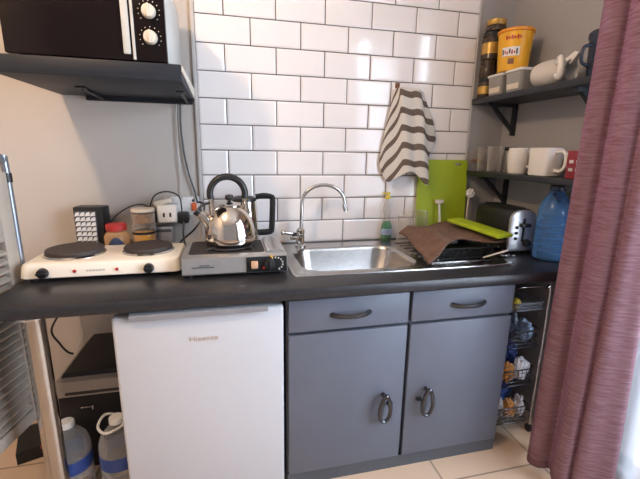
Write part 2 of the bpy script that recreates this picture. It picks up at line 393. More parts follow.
# ------------------------------------------------------------------ fridge
fr = thing('fridge', (0, 0, 0), 'white under-counter fridge left of the grey sink cabinet', 'fridge')
MB().box(-0.470, 0.046, -0.575, -0.06, 0.015, 0.758, bev=0.006).build('body', M['fridge'], fr)
d = MB().box(-0.481, 0.049, -0.622, -0.580, 0.03, 0.745, bev=0.010, seg=3).build('door', M['fridge'], fr)
b = MB(); b.prism([(-0.623, 0.733), (-0.636, 0.735), (-0.640, 0.752), (-0.630, 0.759), (-0.585, 0.760), (-0.585, 0.746), (-0.623, 0.746)], -0.425, -0.005, 'x')
hs = b.build('grip_strip', M['fridgestrip'], fr); hs['label'] = 'silver-grey recessed grip along the door top'
for x in (-0.44, 0.02):
    MB().cyl((x, -0.55, 0.0), (x, -0.55, 0.016), 0.018).build('foot', M['black'], fr)
cu = bpy.data.curves.new('lettering', 'FONT'); cu.body = 'Hisense'; cu.size = 0.030; cu.extrude = 0.0006; cu.space_character = 1.05
tmp = bpy.data.objects.new('lettering', cu); COL.objects.link(tmp)
bpy.context.view_layer.update()
me = bpy.data.meshes.new_from_object(tmp.evaluated_get(bpy.context.evaluated_depsgraph_get()))
bpy.data.objects.remove(tmp); me.materials.clear(); me.materials.append(M['logo'])
xs = [v.co.x for v in me.vertices]; sx = 0.088/(max(xs)-min(xs))
me.transform(Matrix.Translation((-0.258, -0.6226, 0.645)) @ Matrix.Rotation(PI/2, 4, 'X') @ Matrix.Diagonal((sx, sx*0.92, 1, 1)))
lt = bpy.data.objects.new('lettering', me); COL.objects.link(lt); lt.parent = fr; lt['label'] = 'small bronze maker lettering on the door'

# ------------------------------------------------------------------ sink cabinet
cb = thing('sink_cabinet', (0, 0, 0), 'grey two-door base cabinet with drawers under the steel sink', 'cabinet')
b = MB()
b.box(0.060, 0.078, -0.600, -0.03, 0.0, 0.765); b.box(0.945, 0.963, -0.600, -0.03, 0.0, 0.765)
b.box(0.078, 0.945, -0.60, -0.585, 0.07, 0.765); b.box(0.078, 0.945, -0.60, -0.03, 0.07, 0.088); b.box(0.078, 0.945, -0.045, -0.03, 0.07, 0.765)
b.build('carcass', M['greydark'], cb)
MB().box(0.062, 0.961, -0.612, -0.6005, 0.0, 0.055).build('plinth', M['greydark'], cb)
def bow_handle(parent, p0, p1, out, name='handle'):
    """arched pull with flared ends, from p0 to p1, standing out along -Y"""
    p0 = Vector(p0); p1 = Vector(p1); b = MB(); P = []
    for i in range(13):
        u = i/12; q = p0.lerp(p1, u); q.y -= out*math.sin(PI*u)**0.6; P.append(q)
    b.tube(P, 0.0072, 10, flat=1.6)
    for q in (p0, p1): b.cyl(q, q+Vector((0, -0.008, 0)), 0.010, 0.006, 14)
    return b.build(name, M['gunmetal'], parent)
def teardrop(parent, cx, cz, side):
    b = MB(); P = []
    for i in range(20):
        a = 2*PI*i/20
        x = 0.021*math.sin(a)*(1-0.35*math.cos(a)); z = 0.058*math.cos(a)
        P.append((cx+x, -0.646-0.006*math.cos(a/2)**2, cz+z))
    b.tube(P, 0.0075, 8, closed=True)
    b.cyl((cx, -0.6215, cz+0.046), (cx, -0.650, cz+0.046), 0.008, 0.006, 14)
    b.cyl((cx+0.02*side, -0.6215, cz+0.005), (cx+0.02*side, -0.646, cz+0.005), 0.006, 0.006, 12)
    b.cyl((cx+0.032*side, -0.6215, cz+0.006), (cx+0.032*side, -0.634, cz+0.006), 0.007, 0.005, 12)
    return b.build('handle', M['gunmetal'], parent)
for x0, x1, hx, sd in ((0.066, 0.510, 0.428, 1), (0.524, 0.957, 0.605, -1)):
    dr = MB().box(x0, x1, -0.621, -0.601, 0.640, 0.758, bev=0.003).build('drawer', M['greypaint'], cb)
    cx = 0.289 if sd == 1 else 0.757
    bow_handle(dr, (cx-0.068, -0.621, 0.695), (cx+0.068, -0.621, 0.695), 0.026)
    do = MB().box(x0, x1, -0.621, -0.601, 0.060, 0.628, bev=0.003).build('door', M['greypaint'], cb)
    teardrop(do, hx, 0.308, sd)

# ------------------------------------------------------------------ sink and tap
sk = thing('kitchen_sink', (0, 0, TOP), 'stainless steel inset sink with bowl and ridged drainer', 'sink')
b = MB(); n = 8
b.loops([rrect(0.097, 1.020, -0.535, -0.045, 0.0005, 0.03, n), rrect(0.098, 1.019, -0.534, -0.046, 0.004, 0.03, n), rrect(0.103, 1.014, -0.529, -0.051, 0.0055, 0.028, n),
         rrect(0.112, 1.005, -0.520, -0.060, 0.003, 0.022, n),
         rrect(0.147, 0.635, -0.487, -0.130, 0.003, 0.09, n), rrect(0.152, 0.630, -0.482, -0.135, -0.002, 0.088, n), rrect(0.156, 0.626, -0.478, -0.139, -0.015, 0.086, n),
         rrect(0.172, 0.610, -0.464, -0.153, -0.125, 0.08, n), rrect(0.187, 0.595, -0.45, -0.168, -0.142, 0.07, n), rrect(0.36, 0.42, -0.335, -0.275, -0.147, 0.029, n)], cap1=True)
b.build('basin', M['sinksteel'], sk, recalc=False)
b = MB()
for i in range(8):
    y = -0.46+0.05*i
    b.box(0.675, 0.985, y-0.008, y+0.008, 0.0025, 0.0065, bev=0.0018)
b.build('drainer_ridges', M['sinksteel'], sk)
MB().lathe([(0.035, -0.1465), (0.035, -0.1445), (0.026, -0.144), (0.010, -0.1455)], 24, mtx=Matrix.Translation((0.39, -0.305, 0))).build('waste', M['chrome'], sk)

tp = thing('mixer_tap', (0.205, -0.090, TOP+0.0035), 'chrome swan-neck tap at the back left of the sink', 'tap')
b = MB()
b.lathe([(0.026, 0), (0.026, 0.006), (0.019, 0.012), (0.018, 0.06), (0.020, 0.064), (0.020, 0.078), (0.013, 0.086)], 24)
b.build('base', M['chrome'], tp)
b = MB(); P = [(0.004, 0, 0.07), (0.004, 0, 0.13), (0.006, 0, 0.20)]
for i in range(13):
    a = PI-(PI*1.08)*i/12; P.append((0.106+0.100*math.cos(a), -0.02*(i/12), 0.205+0.082*math.sin(a)))
P.append((0.208, -0.021, 0.172))
b.tube(P, 0.0088, 14)
b.cyl((0.2065, -0.0205, 0.186), (0.2105, -0.021, 0.165), 0.0105, 0.0105, 16)
b.build('spout', M['chrome'], tp)
lv = MB().tube([(-0.010, -0.006, 0.045), (-0.035, -0.012, 0.062), (-0.085, -0.02, 0.072)], (0.013, 0.0075), 12, smooth=4)
lv.ball((-0.085, -0.02, 0.072), 0.011); lv.cyl((-0.012, -0.012, 0.04), (-0.034, -0.034, 0.062), 0.016, 0.013, 16)
lv.build('lever', M['chrome'], tp)
b = MB().tube([(-0.02, -0.03, 0.048), (-0.045, -0.06, 0.052), (-0.062, -0.075, 0.060)], (0.010, 0.007), 10, smooth=3)
b.build('side_lever', M['chrome'], tp)

# ------------------------------------------------------------------ left shelf and microwave
sh = thing('floating_shelf', (0, 0, 1.455), 'thick charcoal wall shelf holding the microwave', 'shelf')
b = MB(); b.box(-0.755, -0.245, -0.480, 0.0095, 0, 0.050, bev=0.003); b.build('board', M['shelf'], sh)
e = MB().prism([(-0.478, 0.048), (0.006, 0.048), (0.006, 0.006), (-0.478, 0.030)], -0.2445, -0.2425, 'x').build('raw_edge', M['cream'], sh); e['label'] = 'unpainted pale end edge of the board'
MB().box(-0.66, -0.252, -0.012, 0.0095, -0.018, 0.0005).build('wall_batten', M['shelf'], sh)
for x in (-0.60, -0.275):
    b = MB(); b.tube([(x, -0.24, -0.003), (x, -0.20, -0.005), (x+0.004, -0.02, -0.012)], 0.006, 8); b.box(x-0.014, x+0.014, -0.27, -0.22, -0.006, 0.0005, bev=0.002)
    b.build('bracket', M['black'], sh)

mw = thing('microwave_oven', (0, 0, 1.505), 'black-fronted microwave oven with two cream dials on the shelf', 'microwave')
MB().box(-0.715, -0.283, -0.450, -0.05, 0.010, 0.265, bev=0.006).build('casing', M['whitegrey'], mw)
d = MB().box(-0.716, -0.380, -0.474, -0.4505, 0.004, 0.262, bev=0.003).build('door', M['blackgloss'], mw)
h = MB().box(-0.405, -0.385, -0.481, -0.4735, 0.020, 0.25, bev=0.003).build('door_trim', M['whitegrey'], mw); h['label'] = 'pale metal strip along the door edge'
p = MB().box(-0.376, -0.284, -0.472, -0.4505, 0.004, 0.262, bev=0.003).build('control_panel', M['blackgloss'], mw)
MB().box(-0.380, -0.372, -0.4755, -0.4715, 0.006, 0.26, bev=0.001).build('panel_strip', M['whitegrey'], mw)
for z in (0.071, 0.142, 0.213):
    k = MB().cyl((-0.328, -0.472, z), (-0.328, -0.490, z), 0.0205, 0.018, 28, bev=0.002)
    k.box(-0.3305, -0.3255, -0.4945, -0.489, z-0.018, z+0.018, bev=0.001)
    k = k.build('dial', M['cream'], p)
    b = MB()
    for i in range(11):
        a = R(-40+26*i); b.box(-0.328+0.030*math.cos(a)-0.0012, -0.328+0.030*math.cos(a)+0.0012, -0.4728, -0.4719, z+0.030*math.sin(a)-0.0012, z+0.030*math.sin(a)+0.0012)
    b.build('dial_marks', M['cream'], p)
for x in (-0.69, -0.31):
    for y in (-0.42, -0.08): MB().cyl((x, y, 0), (x, y, 0.011), 0.012, n=12).build('foot', M['black'], mw)

# ------------------------------------------------------------------ double hotplate
hp = thing('electric_hotplate', (-0.545, -0.300, TOP), 'cream enamel double electric hotplate at the worktop left end', 'hotplate')
b = MB()
LL = []
for z, ins in ((0.012, 0.006), (0.016, 0.0), (0.052, 0.004), (0.060, 0.008), (0.064, 0.018)):
    LL.append(rrect(-0.252+ins, 0.252-ins, -0.130+ins, 0.130-ins, z, 0.022, 6))
b.loops(LL, cap0=True, cap1=True); b.build('body', M['enamel'], hp)
for x, y, r in ((-0.122, 0.005, 0.094), (0.126, 0.005, 0.085)):
    pl = MB().lathe([(r*0.8, 0.066), (r-0.002, 0.068), (r, 0.071), (r, 0.081), (r-0.003, 0.085), (r*0.28, 0.085), (r*0.26, 0.0835), (0.001, 0.0835)], 48, mtx=Matrix.Translation((x, y, 0))).build('burner_plate', M['burner'], hp)
    MB().lathe([(r+0.006, 0.0635), (r+0.006, 0.066), (r+0.001, 0.0705), (r-0.004, 0.0705)], 48, mtx=Matrix.Translation((x, y, 0))).build('burner_ring', M['chrome'], pl)
for x in (-0.178, 0.148):
    k = MB().cyl((x, -0.129, 0.034), (x, -0.146, 0.034), 0.0175, 0.0155, 24, bev=0.002); k.box(x-0.015, x+0.015, -0.152, -0.145, 0.030, 0.038, bev=0.002)
    k.build('control_knob', M['black'], hp)
for x in (-0.085, 0.045):
    MB().cyl((x, -0.128, 0.035), (x, -0.1325, 0.035), 0.0055, n=14).build('indicator_light', M['red'], hp)
b = MB()
for i in range(6): b.box(-0.050+0.010*i, -0.043+0.010*i, -0.1295, -0.128, 0.032, 0.038)
b.build('maker_mark', M['whitegrey'], hp)
for x in (-0.22, 0.22):
    for y in (-0.10, 0.10): MB().cyl((x, y, 0), (x, y, 0.013), 0.012, n=14).build('foot', M['black'], hp)

# ------------------------------------------------------------------ portable gas stove
gs = thing('gas_stove', (-0.100, -0.350, TOP), 'silver portable gas stove carrying the whistling kettle', 'stove')
b = MB()
b.prism([(-0.128, 0.010), (-0.134, 0.016), (-0.126, 0.070), (-0.118, 0.075), (0.125, 0.075), (0.130, 0.068), (0.130, 0.010)], -0.183, 0.183, 'x')
b.build('body', M['stovesteel'], gs)
b = MB()
b.loops([rrect(-0.165, 0.108, -0.088, 0.112, 0.0745, 0.016), rrect(-0.163, 0.106, -0.086, 0.110, 0.0775, 0.015), rrect(-0.158, 0.101, -0.081, 0.105, 0.0780, 0.014),
         rrect(-0.150, 0.093, -0.073, 0.097, 0.0765, 0.012)], cap0=True, cap1=True)
b.build('drip_tray', M['blackmatte'], gs)
b = MB(); b.lathe([(0.045, 0.0764), (0.042, 0.084), (0.030, 0.086), (0.026, 0.083), (0.001, 0.083)], 28, mtx=Matrix.Translation((-0.02, 0.01, 0))); b.build('burner', M['blackmatte'], gs)
b = MB()
for a in range(4):
    d = Vector((math.cos(R(45+90*a)), math.sin(R(45+90*a)), 0)); c = Vector((-0.02, 0.01, 0))
    b.tube([c+d*0.118+Vector((0, 0, 0.077)), c+d*0.116+Vector((0, 0, 0.0885)), c+d*0.03+Vector((0, 0, 0.0870))], 0.0042, 8)
b.tube([(-0.02+0.086*math.cos(2*PI*i/28), 0.01+0.086*math.sin(2*PI*i/28), 0.0845) for i in range(28)], 0.0036, 8, closed=True)
b.build('pan_support', M['blackmatte'], gs)
lid = MB().prism([(0.112, 0.0755), (0.114, 0.082), (0.124, 0.088), (0.160, 0.087), (0.176, 0.081), (0.180, 0.0755)], -0.105, 0.118, 'y').build('canister_lid', M['stovesteel'], gs)
cp = MB().prism([(-0.135, 0.015), (-0.1375, 0.020), (-0.1295, 0.068), (-0.125, 0.068), (-0.130, 0.015)], 0.036, 0.181, 'x').build('control_panel', M['black'], gs)
k = MB().cyl((0.118, -0.133, 0.042), (0.116, -0.152, 0.044), 0.021, 0.019, 26, bev=0.002); k.box(0.115, 0.121, -0.157, -0.150, 0.026, 0.060, bev=0.002); k.build('gas_knob', M['black'], gs)
b = MB()
for i in range(12):
    a = R(-60+25*i); b.box(0.140+0.026*math.cos(a)-0.0025, 0.140+0.026*math.cos(a)+0.0025, -0.1375+0.003*math.sin(a), -0.1320+0.003*math.sin(a), 0.042+0.026*math.sin(a)*0.85-0.0025, 0.042+0.026*math.sin(a)*0.85+0.0025)
b.build('dial_scale', M['whitegrey'], cp)
MB().box(0.093, 0.103, -0.1405, -0.134, 0.024, 0.034, bev=0.002).build('red_mark', M['red'], cp)
MB().box(0.122, 0.131, -0.134, -0.128, 0.0655, 0.0715, bev=0.001).build('yellow_mark', M['yellow'], cp)
b = MB().box(0.052, 0.076, -0.148, -0.134, 0.030, 0.056, bev=0.003); b.build('lock_lever', mat('tan_plastic', (0.62, 0.36, 0.22), 0.4), gs)
b = MB(); b.box(-0.150, -0.075, -0.1335, -0.128, 0.038, 0.041); b.box(-0.125, -0.090, -0.1335, -0.128, 0.045, 0.0475)
b.build('printed_mark', M['greydark'], gs)
for x in (-0.16, 0.16):
    for y in (-0.11, 0.11): MB().cyl((x, y, 0), (x, y, 0.011), 0.010, n=12).build('foot', M['black'], gs)

# ------------------------------------------------------------------ whistling kettle
kt_ = thing('whistling_kettle', (-0.114, -0.342, TOP+0.0935), 'shiny steel whistling kettle with round black handle on gas stove', 'kettle')
b = MB(); b.lathe([(0.072, 0.0), (0.082, 0.002), (0.090, 0.008), (0.0935, 0.022), (0.0925, 0.046), (0.087, 0.074), (0.076, 0.101), (0.061, 0.124), (0.047, 0.138), (0.041, 0.142)], 56)
b.build('body', M['kettle'], kt_)
ld = MB().lathe([(0.043, 0.141), (0.043, 0.145), (0.034, 0.150), (0.016, 0.155), (0.006, 0.1565)], 40).build('lid', M['kettle'], kt_)
MB().lathe([(0.007, 0.155), (0.007, 0.161), (0.014, 0.165), (0.017, 0.173), (0.014, 0.182), (0.004, 0.185)], 24).build('lid_knob', M['black'], ld)
b = MB(); P = []
for i in range(17):
    a = R(196-212*i/16); P.append((-0.006+0.064*math.cos(a), 0.006, 0.186+0.064*math.sin(a)))
b.tube(P, 0.0125, 14); b.build('handle', M['black'], kt_)
for x0, x1 in ((-0.066, -0.064), (0.058, 0.066)):
    MB().tube([(x0, 0.006, 0.172), (x0*1.02, 0.006, 0.146), (x1*1.02, 0.004, 0.108)], 0.008, 10, smooth=3, flat=1.5).build('handle_bracket', M['kettle'], kt_)
sp = MB().tube([(-0.070, -0.004, 0.072), (-0.092, -0.006, 0.100), (-0.112, -0.008, 0.120)], (0.024, 0.014), 16, smooth=4).build('spout', M['kettle'], kt_)
b = MB().tube([(-0.110, -0.008, 0.117), (-0.121, -0.009, 0.128)], 0.0165, 16); b.tube([(-0.112, -0.008, 0.132), (-0.098, -0.004, 0.146), (-0.070, 0.002, 0.154)], 0.0045, 8, smooth=3)
b.build('whistle', M['black'], sp)

# ------------------------------------------------------------------ electric jug kettle behind
ek = thing('electric_kettle', (-0.050, -0.110, TOP), 'tall electric jug kettle with square black handle behind the stove', 'kettle')
MB().lathe([(0.068, 0.0), (0.070, 0.006), (0.070, 0.020), (0.062, 0.026)], 32).build('power_base', M['black'], ek)
MB().lathe([(0.063, 0.0265), (0.064, 0.040), (0.058, 0.140), (0.053, 0.215), (0.052, 0.225)], 36).build('body', M['kettle'], ek)
MB().lathe([(0.053, 0.224), (0.052, 0.236), (0.040, 0.243), (0.010, 0.246)], 32).build('lid', M['black'], ek)
b = MB(); b.tube([(0.050, 0.0, 0.240), (0.085, -0.004, 0.246), (0.118, -0.006, 0.240), (0.124, -0.006, 0.228), (0.122, -0.006, 0.165), (0.118, -0.006, 0.096), (0.108, -0.006, 0.084), (0.060, -0.002, 0.080)], 0.0115, 10, smooth=3, flat=1.2)
b.build('handle', M['black'], ek)
MB().prism([(-0.075, 0.220), (-0.050, 0.175), (-0.045, 0.222)], -0.018, 0.018, 'y').build('spout', M['kettle'], ek)

# ------------------------------------------------------------------ things behind the hotplate
ln = thing('led_lantern', (-0.672, -0.060, TOP), 'black rechargeable lantern with a grid of white lamps', 'lantern', rz=R(-8))
MB().box(-0.058, 0.058, -0.034, 0.034, 0.0, 0.205, bev=0.006).build('case', M['black'], ln)
pn = MB().box(-0.052, 0.032, -0.0385, -0.0335, 0.022, 0.188, bev=0.002).build('lamp_panel', M['greydark'], ln)
for r_ in range(8):
    for c_ in range(4):
        x = -0.040+0.020*c_; z = 0.033+0.0205*r_
        bb = MB(); bb.prism([(x-0.0092, z-0.0088), (x+0.0092, z-0.0065), (x+0.0092, z+0.0090), (x-0.002, z+0.0060)], -0.0445, -0.038, 'y')
        bb.build('lamp_cell', M['white'], pn)

rj = thing('red_lidded_jar', (-0.572, -0.112, TOP), 'squat amber jar with red lid and blue label behind hotplate', 'jar')
MB().lathe([(0.042, 0.0), (0.046, 0.004), (0.049, 0.085), (0.043, 0.098), (0.036, 0.104), (0.036, 0.110)], 36).build('jar', M['amber'], rj)
MB().lathe([(0.038, 0.1105), (0.040, 0.113), (0.040, 0.133), (0.036, 0.137), (0.005, 0.137)], 36).build('lid', M['red'], rj)
b = MB(); n = 12; V = []
for i in range(n+1):
    a = R(235+85*i/n); h = 0.046+0.040*math.sin(PI*i/n); rr = 0.0478+0.0025; V.append([b.bm.verts.new((rr*math.cos(a), rr*math.sin(a), z)) for z in (0.038, h+0.002)])
for i in range(n): b.bm.faces.new((V[i][0], V[i+1][0], V[i+1][1], V[i][1]))
b.build('label', M['bluedark'], rj, recalc=False)

yj = thing('storage_jar', (-0.470, -0.090, TOP), 'clear jar of brown spice with yellow lower half behind hotplate', 'jar')
MB().lathe([(0.043, 0.0), (0.046, 0.004), (0.046, 0.176), (0.042, 0.182)], 36).build('glass_body', M['glass'], yj)
MB().lathe([(0.042, 0.006), (0.0455, 0.008), (0.0455, 0.092), (0.038, 0.096), (0.002, 0.096)], 32).build('yellow_contents', M['yellow'], yj)
MB().lathe([(0.0470, 0.090), (0.0470, 0.100)], 32, caps=False).build('dark_band', M['black'], yj)
MB().lathe([(0.038, 0.134), (0.0435, 0.136), (0.0435, 0.172), (0.036, 0.176), (0.002, 0.176)], 32).build('brown_contents', M['brownjar'], yj)
MB().lathe([(0.044, 0.1825), (0.047, 0.184), (0.047, 0.192), (0.044, 0.195), (0.005, 0.195)], 32).build('lid', M['cream'], yj)

ws = thing('wall_socket', (-0.320, 0.0095, 1.000), 'white double wall socket with orange switch above the hotplate', 'socket')
MB().box(-0.075, 0.075, -0.012, 0.0, -0.042, 0.042, bev=0.003).build('face_plate', M['white'], ws)
MB().box(0.040, 0.062, -0.020, -0.0125, -0.022, 0.014, bev=0.002).build('rocker_switch', M['orange'], ws)
MB().box(0.043, 0.053, -0.016, -0.0125, 0.020, 0.030, bev=0.001).build('socket_hole', M['black'], ws)
ad = thing('plug_adaptor', (-0.378, -0.045, 0.975), 'white multi-plug adaptor plugged beside the wall socket', 'adaptor')
MB().box(-0.040, 0.040, -0.028, 0.040, -0.038, 0.040, bev=0.008).build('casing', M['white'], ad)
for x in (-0.012, 0.014): MB().box(x-0.004, x+0.004, -0.0295, -0.027, -0.012, 0.006).build('pin_slot', M['black'], ad)
MB().box(-0.052, 0.022, -0.020, 0.028, 0.040, 0.062, bev=0.006, rot=Matrix.Rotation(R(-14), 4, 'Y')).build('side_outlet', M['cream'], ad)
tag(MB().box(-0.340, -0.290, -0.056, -0.004, 0.928, 0.978, bev=0.010).build('power_plug', M['black']), 'black plug pushed into the white wall socket', 'plug')
tag(MB().box(-0.448, -0.428, -0.055, -0.012, 0.930, 0.982, bev=0.006).build('power_plug', M['black']), 'black plug on the left side of the white adaptor', 'plug')
pb = thing('grey_power_box', (-0.395, -0.038, TOP), 'small grey box standing under the white plug adaptor', 'box')
MB().box(-0.036, 0.036, -0.025, 0.025, 0.0, 0.108, bev=0.004).build('casing', M['fridgestrip'], pb)
MB().box(-0.030, 0.030, -0.0265, -0.0245, 0.085, 0.098).build('slot', M['greydark'], pb)
def cable(pts, r, m, label, name='power_cable'):
    return tag(MB().tube(pts, r, 8, smooth=6).build(name, m), label, 'cable')
cable([(-0.300, -0.006, 1.45), (-0.305, -0.004, 1.36), (-0.300, -0.004, 1.25), (-0.285, -0.006, 1.15), (-0.262, -0.006, 1.06), (-0.252, -0.02, 1.015)], 0.0038, M['black'], 'black cable hanging down the wall from behind the microwave shelf')
cable([(-0.318, -0.005, 1.45), (-0.322, -0.003, 1.30), (-0.318, -0.003, 1.12), (-0.320, -0.004, 1.03)], 0.0022, M['whitegrey'], 'thin pale cable running down the wall to the socket')
cable([(-0.615, -0.045, 0.935), (-0.585, -0.03, 0.97), (-0.53, -0.02, 1.005), (-0.475, -0.03, 1.012), (-0.436, -0.035, 0.985)], 0.003, M['black'], 'black cable looping from the lantern to the plug adaptor')
cable([(-0.452, -0.03, 1.00), (-0.43, -0.025, 1.050), (-0.378, -0.025, 1.068), (-0.328, -0.03, 1.045), (-0.318, -0.05, 0.981)], 0.003, M['black'], 'black cable arching over the white plug adaptor')
cable([(-0.312, -0.060, 0.940), (-0.314, -0.085, 0.885), (-0.305, -0.115, 0.845), (-0.285, -0.14, 0.826), (-0.262, -0.15, 0.816)], 0.004, M['black'], 'black cable dropping from the wall plug to the worktop')
cable([(-0.345, -0.012, 0.82), (-0.325, -0.045, 0.852), (-0.27, -0.085, 0.905), (-0.235, -0.075, 0.955), (-0.222, -0.05, 1.01), (-0.25, -0.02, 1.02)], 0.0042, M['black'], 'black cable curling behind the kettle spout')
cable([(-0.735, -0.03, 0.86), (-0.775, -0.02, 0.845), (-0.795, -0.02, 0.816)], 0.0025, M['black'], 'thin dark cable trailing behind the left burner')

# ------------------------------------------------------------------ tea towel
LNS = [[(.668, 1.540), (.642, 1.400), (.622, 1.290), (.608, 1.190)],
       [(.676, 1.546), (.655, 1.375), (.640, 1.240), (.650, 1.110)],
       [(.690, 1.550), (.688, 1.400), (.690, 1.268), (.694, 1.130)],
       [(.700, 1.551), (.715, 1.420), (.728, 1.290), (.745, 1.160)],
       [(.750, 1.549), (.768, 1.415), (.776, 1.280), (.792, 1.145)],
       [(.790, 1.547), (.812, 1.400), (.822, 1.255), (.846, 1.095)],
       [(.805, 1.543), (.832, 1.430), (.850, 1.330), (.862, 1.230)],
       [(.821, 1.540), (.858, 1.460), (.890, 1.390), (.906, 1.318)]]
DEP = [-0.010, -0.020, -0.040, -0.062, -0.050, -0.064, -0.030, -0.010]
def cr(P, u):
    n = len(P)-1; f = min(u*n, n-1e-6); i = int(f); t = f-i
    a, b_, c, d = P[max(i-1, 0)], P[i], P[i+1], P[min(i+2, n)]
    return tuple(0.5*((2*b_[k])+(c[k]-a[k])*t+(2*a[k]-5*b_[k]+4*c[k]-d[k])*t*t+(3*b_[k]-a[k]-3*c[k]+d[k])*t**3) for k in range(len(b_)))
def towel_pt(u, v):
    row = [cr(L, v)+(DEP[i]*(0.45+0.75*v),) for i, L in enumerate(LNS)]
    x, z, y = cr(row, u); return (x, y-0.004, z)
tm = MB().grid(towel_pt, 48, 48, M['towel']); tuv = tm.bm.loops.layers.uv.verify()
for f in tm.bm.faces:                       # the stripes run across the cloth and slant on its folded sides
    for l in f.loops:
        u = l[tuv].uv.x; z = l.vert.co.z
        l[tuv].uv = (u, (1.55-z)/0.455-0.95*max(0, 0.36-u)-0.30*max(0, u-0.62)+0.012*math.sin(20*u))
tw = solidify(tag(tm.build('tea_towel', angle=60), 'striped white and brown tea towel hanging on the tiles', 'towel'), 0.004)
hk = thing('towel_hook', (0.690, 0.0, 1.558), 'small brown hook the striped towel hangs from', 'hook')
MB().box(-0.012, 0.012, -0.005, -0.0001, -0.016, 0.016, bev=0.002).build('plate', M['wood'], hk)
MB().tube([(0, -0.004, 0.0), (0, -0.018, -0.006), (0, -0.024, 0.010)], 0.003, 8, smooth=3).build('peg', M['wood'], hk)

# ------------------------------------------------------------------ sink side clutter
so = thing('soap_bottle', (0.664, -0.024, TOP), 'green washing-up bottle with yellow cap at the tiled wall', 'bottle')
MB().lathe([(0.024, 0.0), (0.028, 0.004), (0.029, 0.060), (0.026, 0.085), (0.018, 0.105), (0.017, 0.125), (0.024, 0.15), (0.022, 0.185), (0.012, 0.205), (0.011, 0.212)], 28, sy=0.70).build('body', M['glass'], so)
MB().lathe([(0.022, 0.004), (0.0268, 0.006), (0.0275, 0.060), (0.024, 0.082), (0.016, 0.098), (0.001, 0.099)], 28, sy=0.66).build('green_soap', M['green'], so)
MB().lathe([(0.0296, 0.030), (0.0298, 0.032), (0.0285, 0.062)], 28, sy=0.72, caps=False).build('label', M['bagpale'], so)
c = MB().lathe([(0.0135, 0.2125), (0.0145, 0.216), (0.013, 0.228), (0.006, 0.232), (0.006, 0.246)], 20); c.box(-0.026, 0.012, -0.006, 0.006, 0.236, 0.244, bev=0.002); c.build('cap', M['yellowsoft'], so)

lb = thing('chopping_board', (0.966, -0.030, TOP+0.0075), 'lime green chopping board standing upright against the tiles', 'chopping board', rx=R(-3))
def board(mb, x0, x1, z0, z1, t):
    o = rrect(x0, x1, z0, z1, 0, 0.016, 6); i = rrect(x1-0.075, x1-0.035, z1-0.028, z1-0.016, 0, 0.0055, 6)
    mb.loops([[(x, -t/2, z) for x, z, _ in i], [(x, -t/2, z) for x, z, _ in o], [(x, t/2, z) for x, z, _ in o], [(x, t/2, z) for x, z, _ in i], [(x, -t/2, z) for x, z, _ in i]])
b = MB(); board(b, -0.142, 0.138, 0.0, 0.400, 0.010); b.build('board', M['lime'], lb)

br_ = thing('dish_brush', (0.935, -0.078, TOP+0.007), 'white-headed dish brush standing before the lime board', 'brush', rx=R(-8))
MB().tube([(0.006, 0, 0.0), (0.003, 0, 0.10), (0, 0, 0.185)], 0.0055, 10).build('handle', M['white'], br_)
b = MB(); b.box(-0.022, 0.022, -0.012, 0.012, 0.183, 0.203, bev=0.005); b.build('head', M['cream'], br_)

sb = thing('scrubbing_brush', (1.108, -0.050, TOP), 'white flower-headed scrubber standing right of the lime board', 'brush', rx=R(-4))
MB().tube([(0, 0, 0.0), (0.002, 0, 0.14), (0.006, -0.002, 0.215)], 0.005, 10).build('handle', M['cream'], sb)
b = MB()
for i in range(7):
    a = 2*PI*i/7; b.ball((0.008+0.016*math.cos(a), -0.010, 0.238+0.016*math.sin(a)), 0.010, 0.012, 0.010, n=12)
b.ball((0.008, -0.014, 0.238), 0.012, n=12); b.build('head', M['white'], sb)

dr_ = thing('dish_rack', (0.845, -0.330, TOP+0.0068), 'low black wire dish rack on the sink drainer', 'dish rack')
b = MB()
for z, ins in ((0.052, 0.0), (0.006, 0.02)):
    b.tube(rrect(-0.150+ins, 0.150-ins, -0.135+ins, 0.135-ins, z, 0.025, 5), 0.0035, 8, closed=True)
b.build('rim_wires', M['black'], dr_)
b = MB()
for i in range(11):
    x = -0.12+0.024*i; b.tube([(x, -0.135, 0.052), (x, -0.115, 0.006), (x, 0.115, 0.006), (x, 0.135, 0.052)], 0.0025, 6)
for i in range(7):
    y = -0.09+0.030*i; b.tube([(-0.150, y, 0.052), (-0.130, y, 0.006), (0.130, y, 0.006), (0.150, y, 0.052)], 0.0025, 6)
b.build('basket_wires', M['black'], dr_)
dp_ = thing('black_tray', (0.845, -0.330, TOP+0.0165), 'shallow black tray inside the dish rack under the brown cloth', 'tray')
b = MB(); b.loops([rrect(-0.115, 0.115, -0.098, 0.098, 0.0, 0.02), rrect(-0.122, 0.122, -0.105, 0.105, 0.026, 0.022), rrect(-0.118, 0.118, -0.101, 0.101, 0.026, 0.02), rrect(-0.110, 0.110, -0.094, 0.094, 0.003, 0.02)], cap0=True, cap1=True)
b.build('tray', M['black'], dp_)

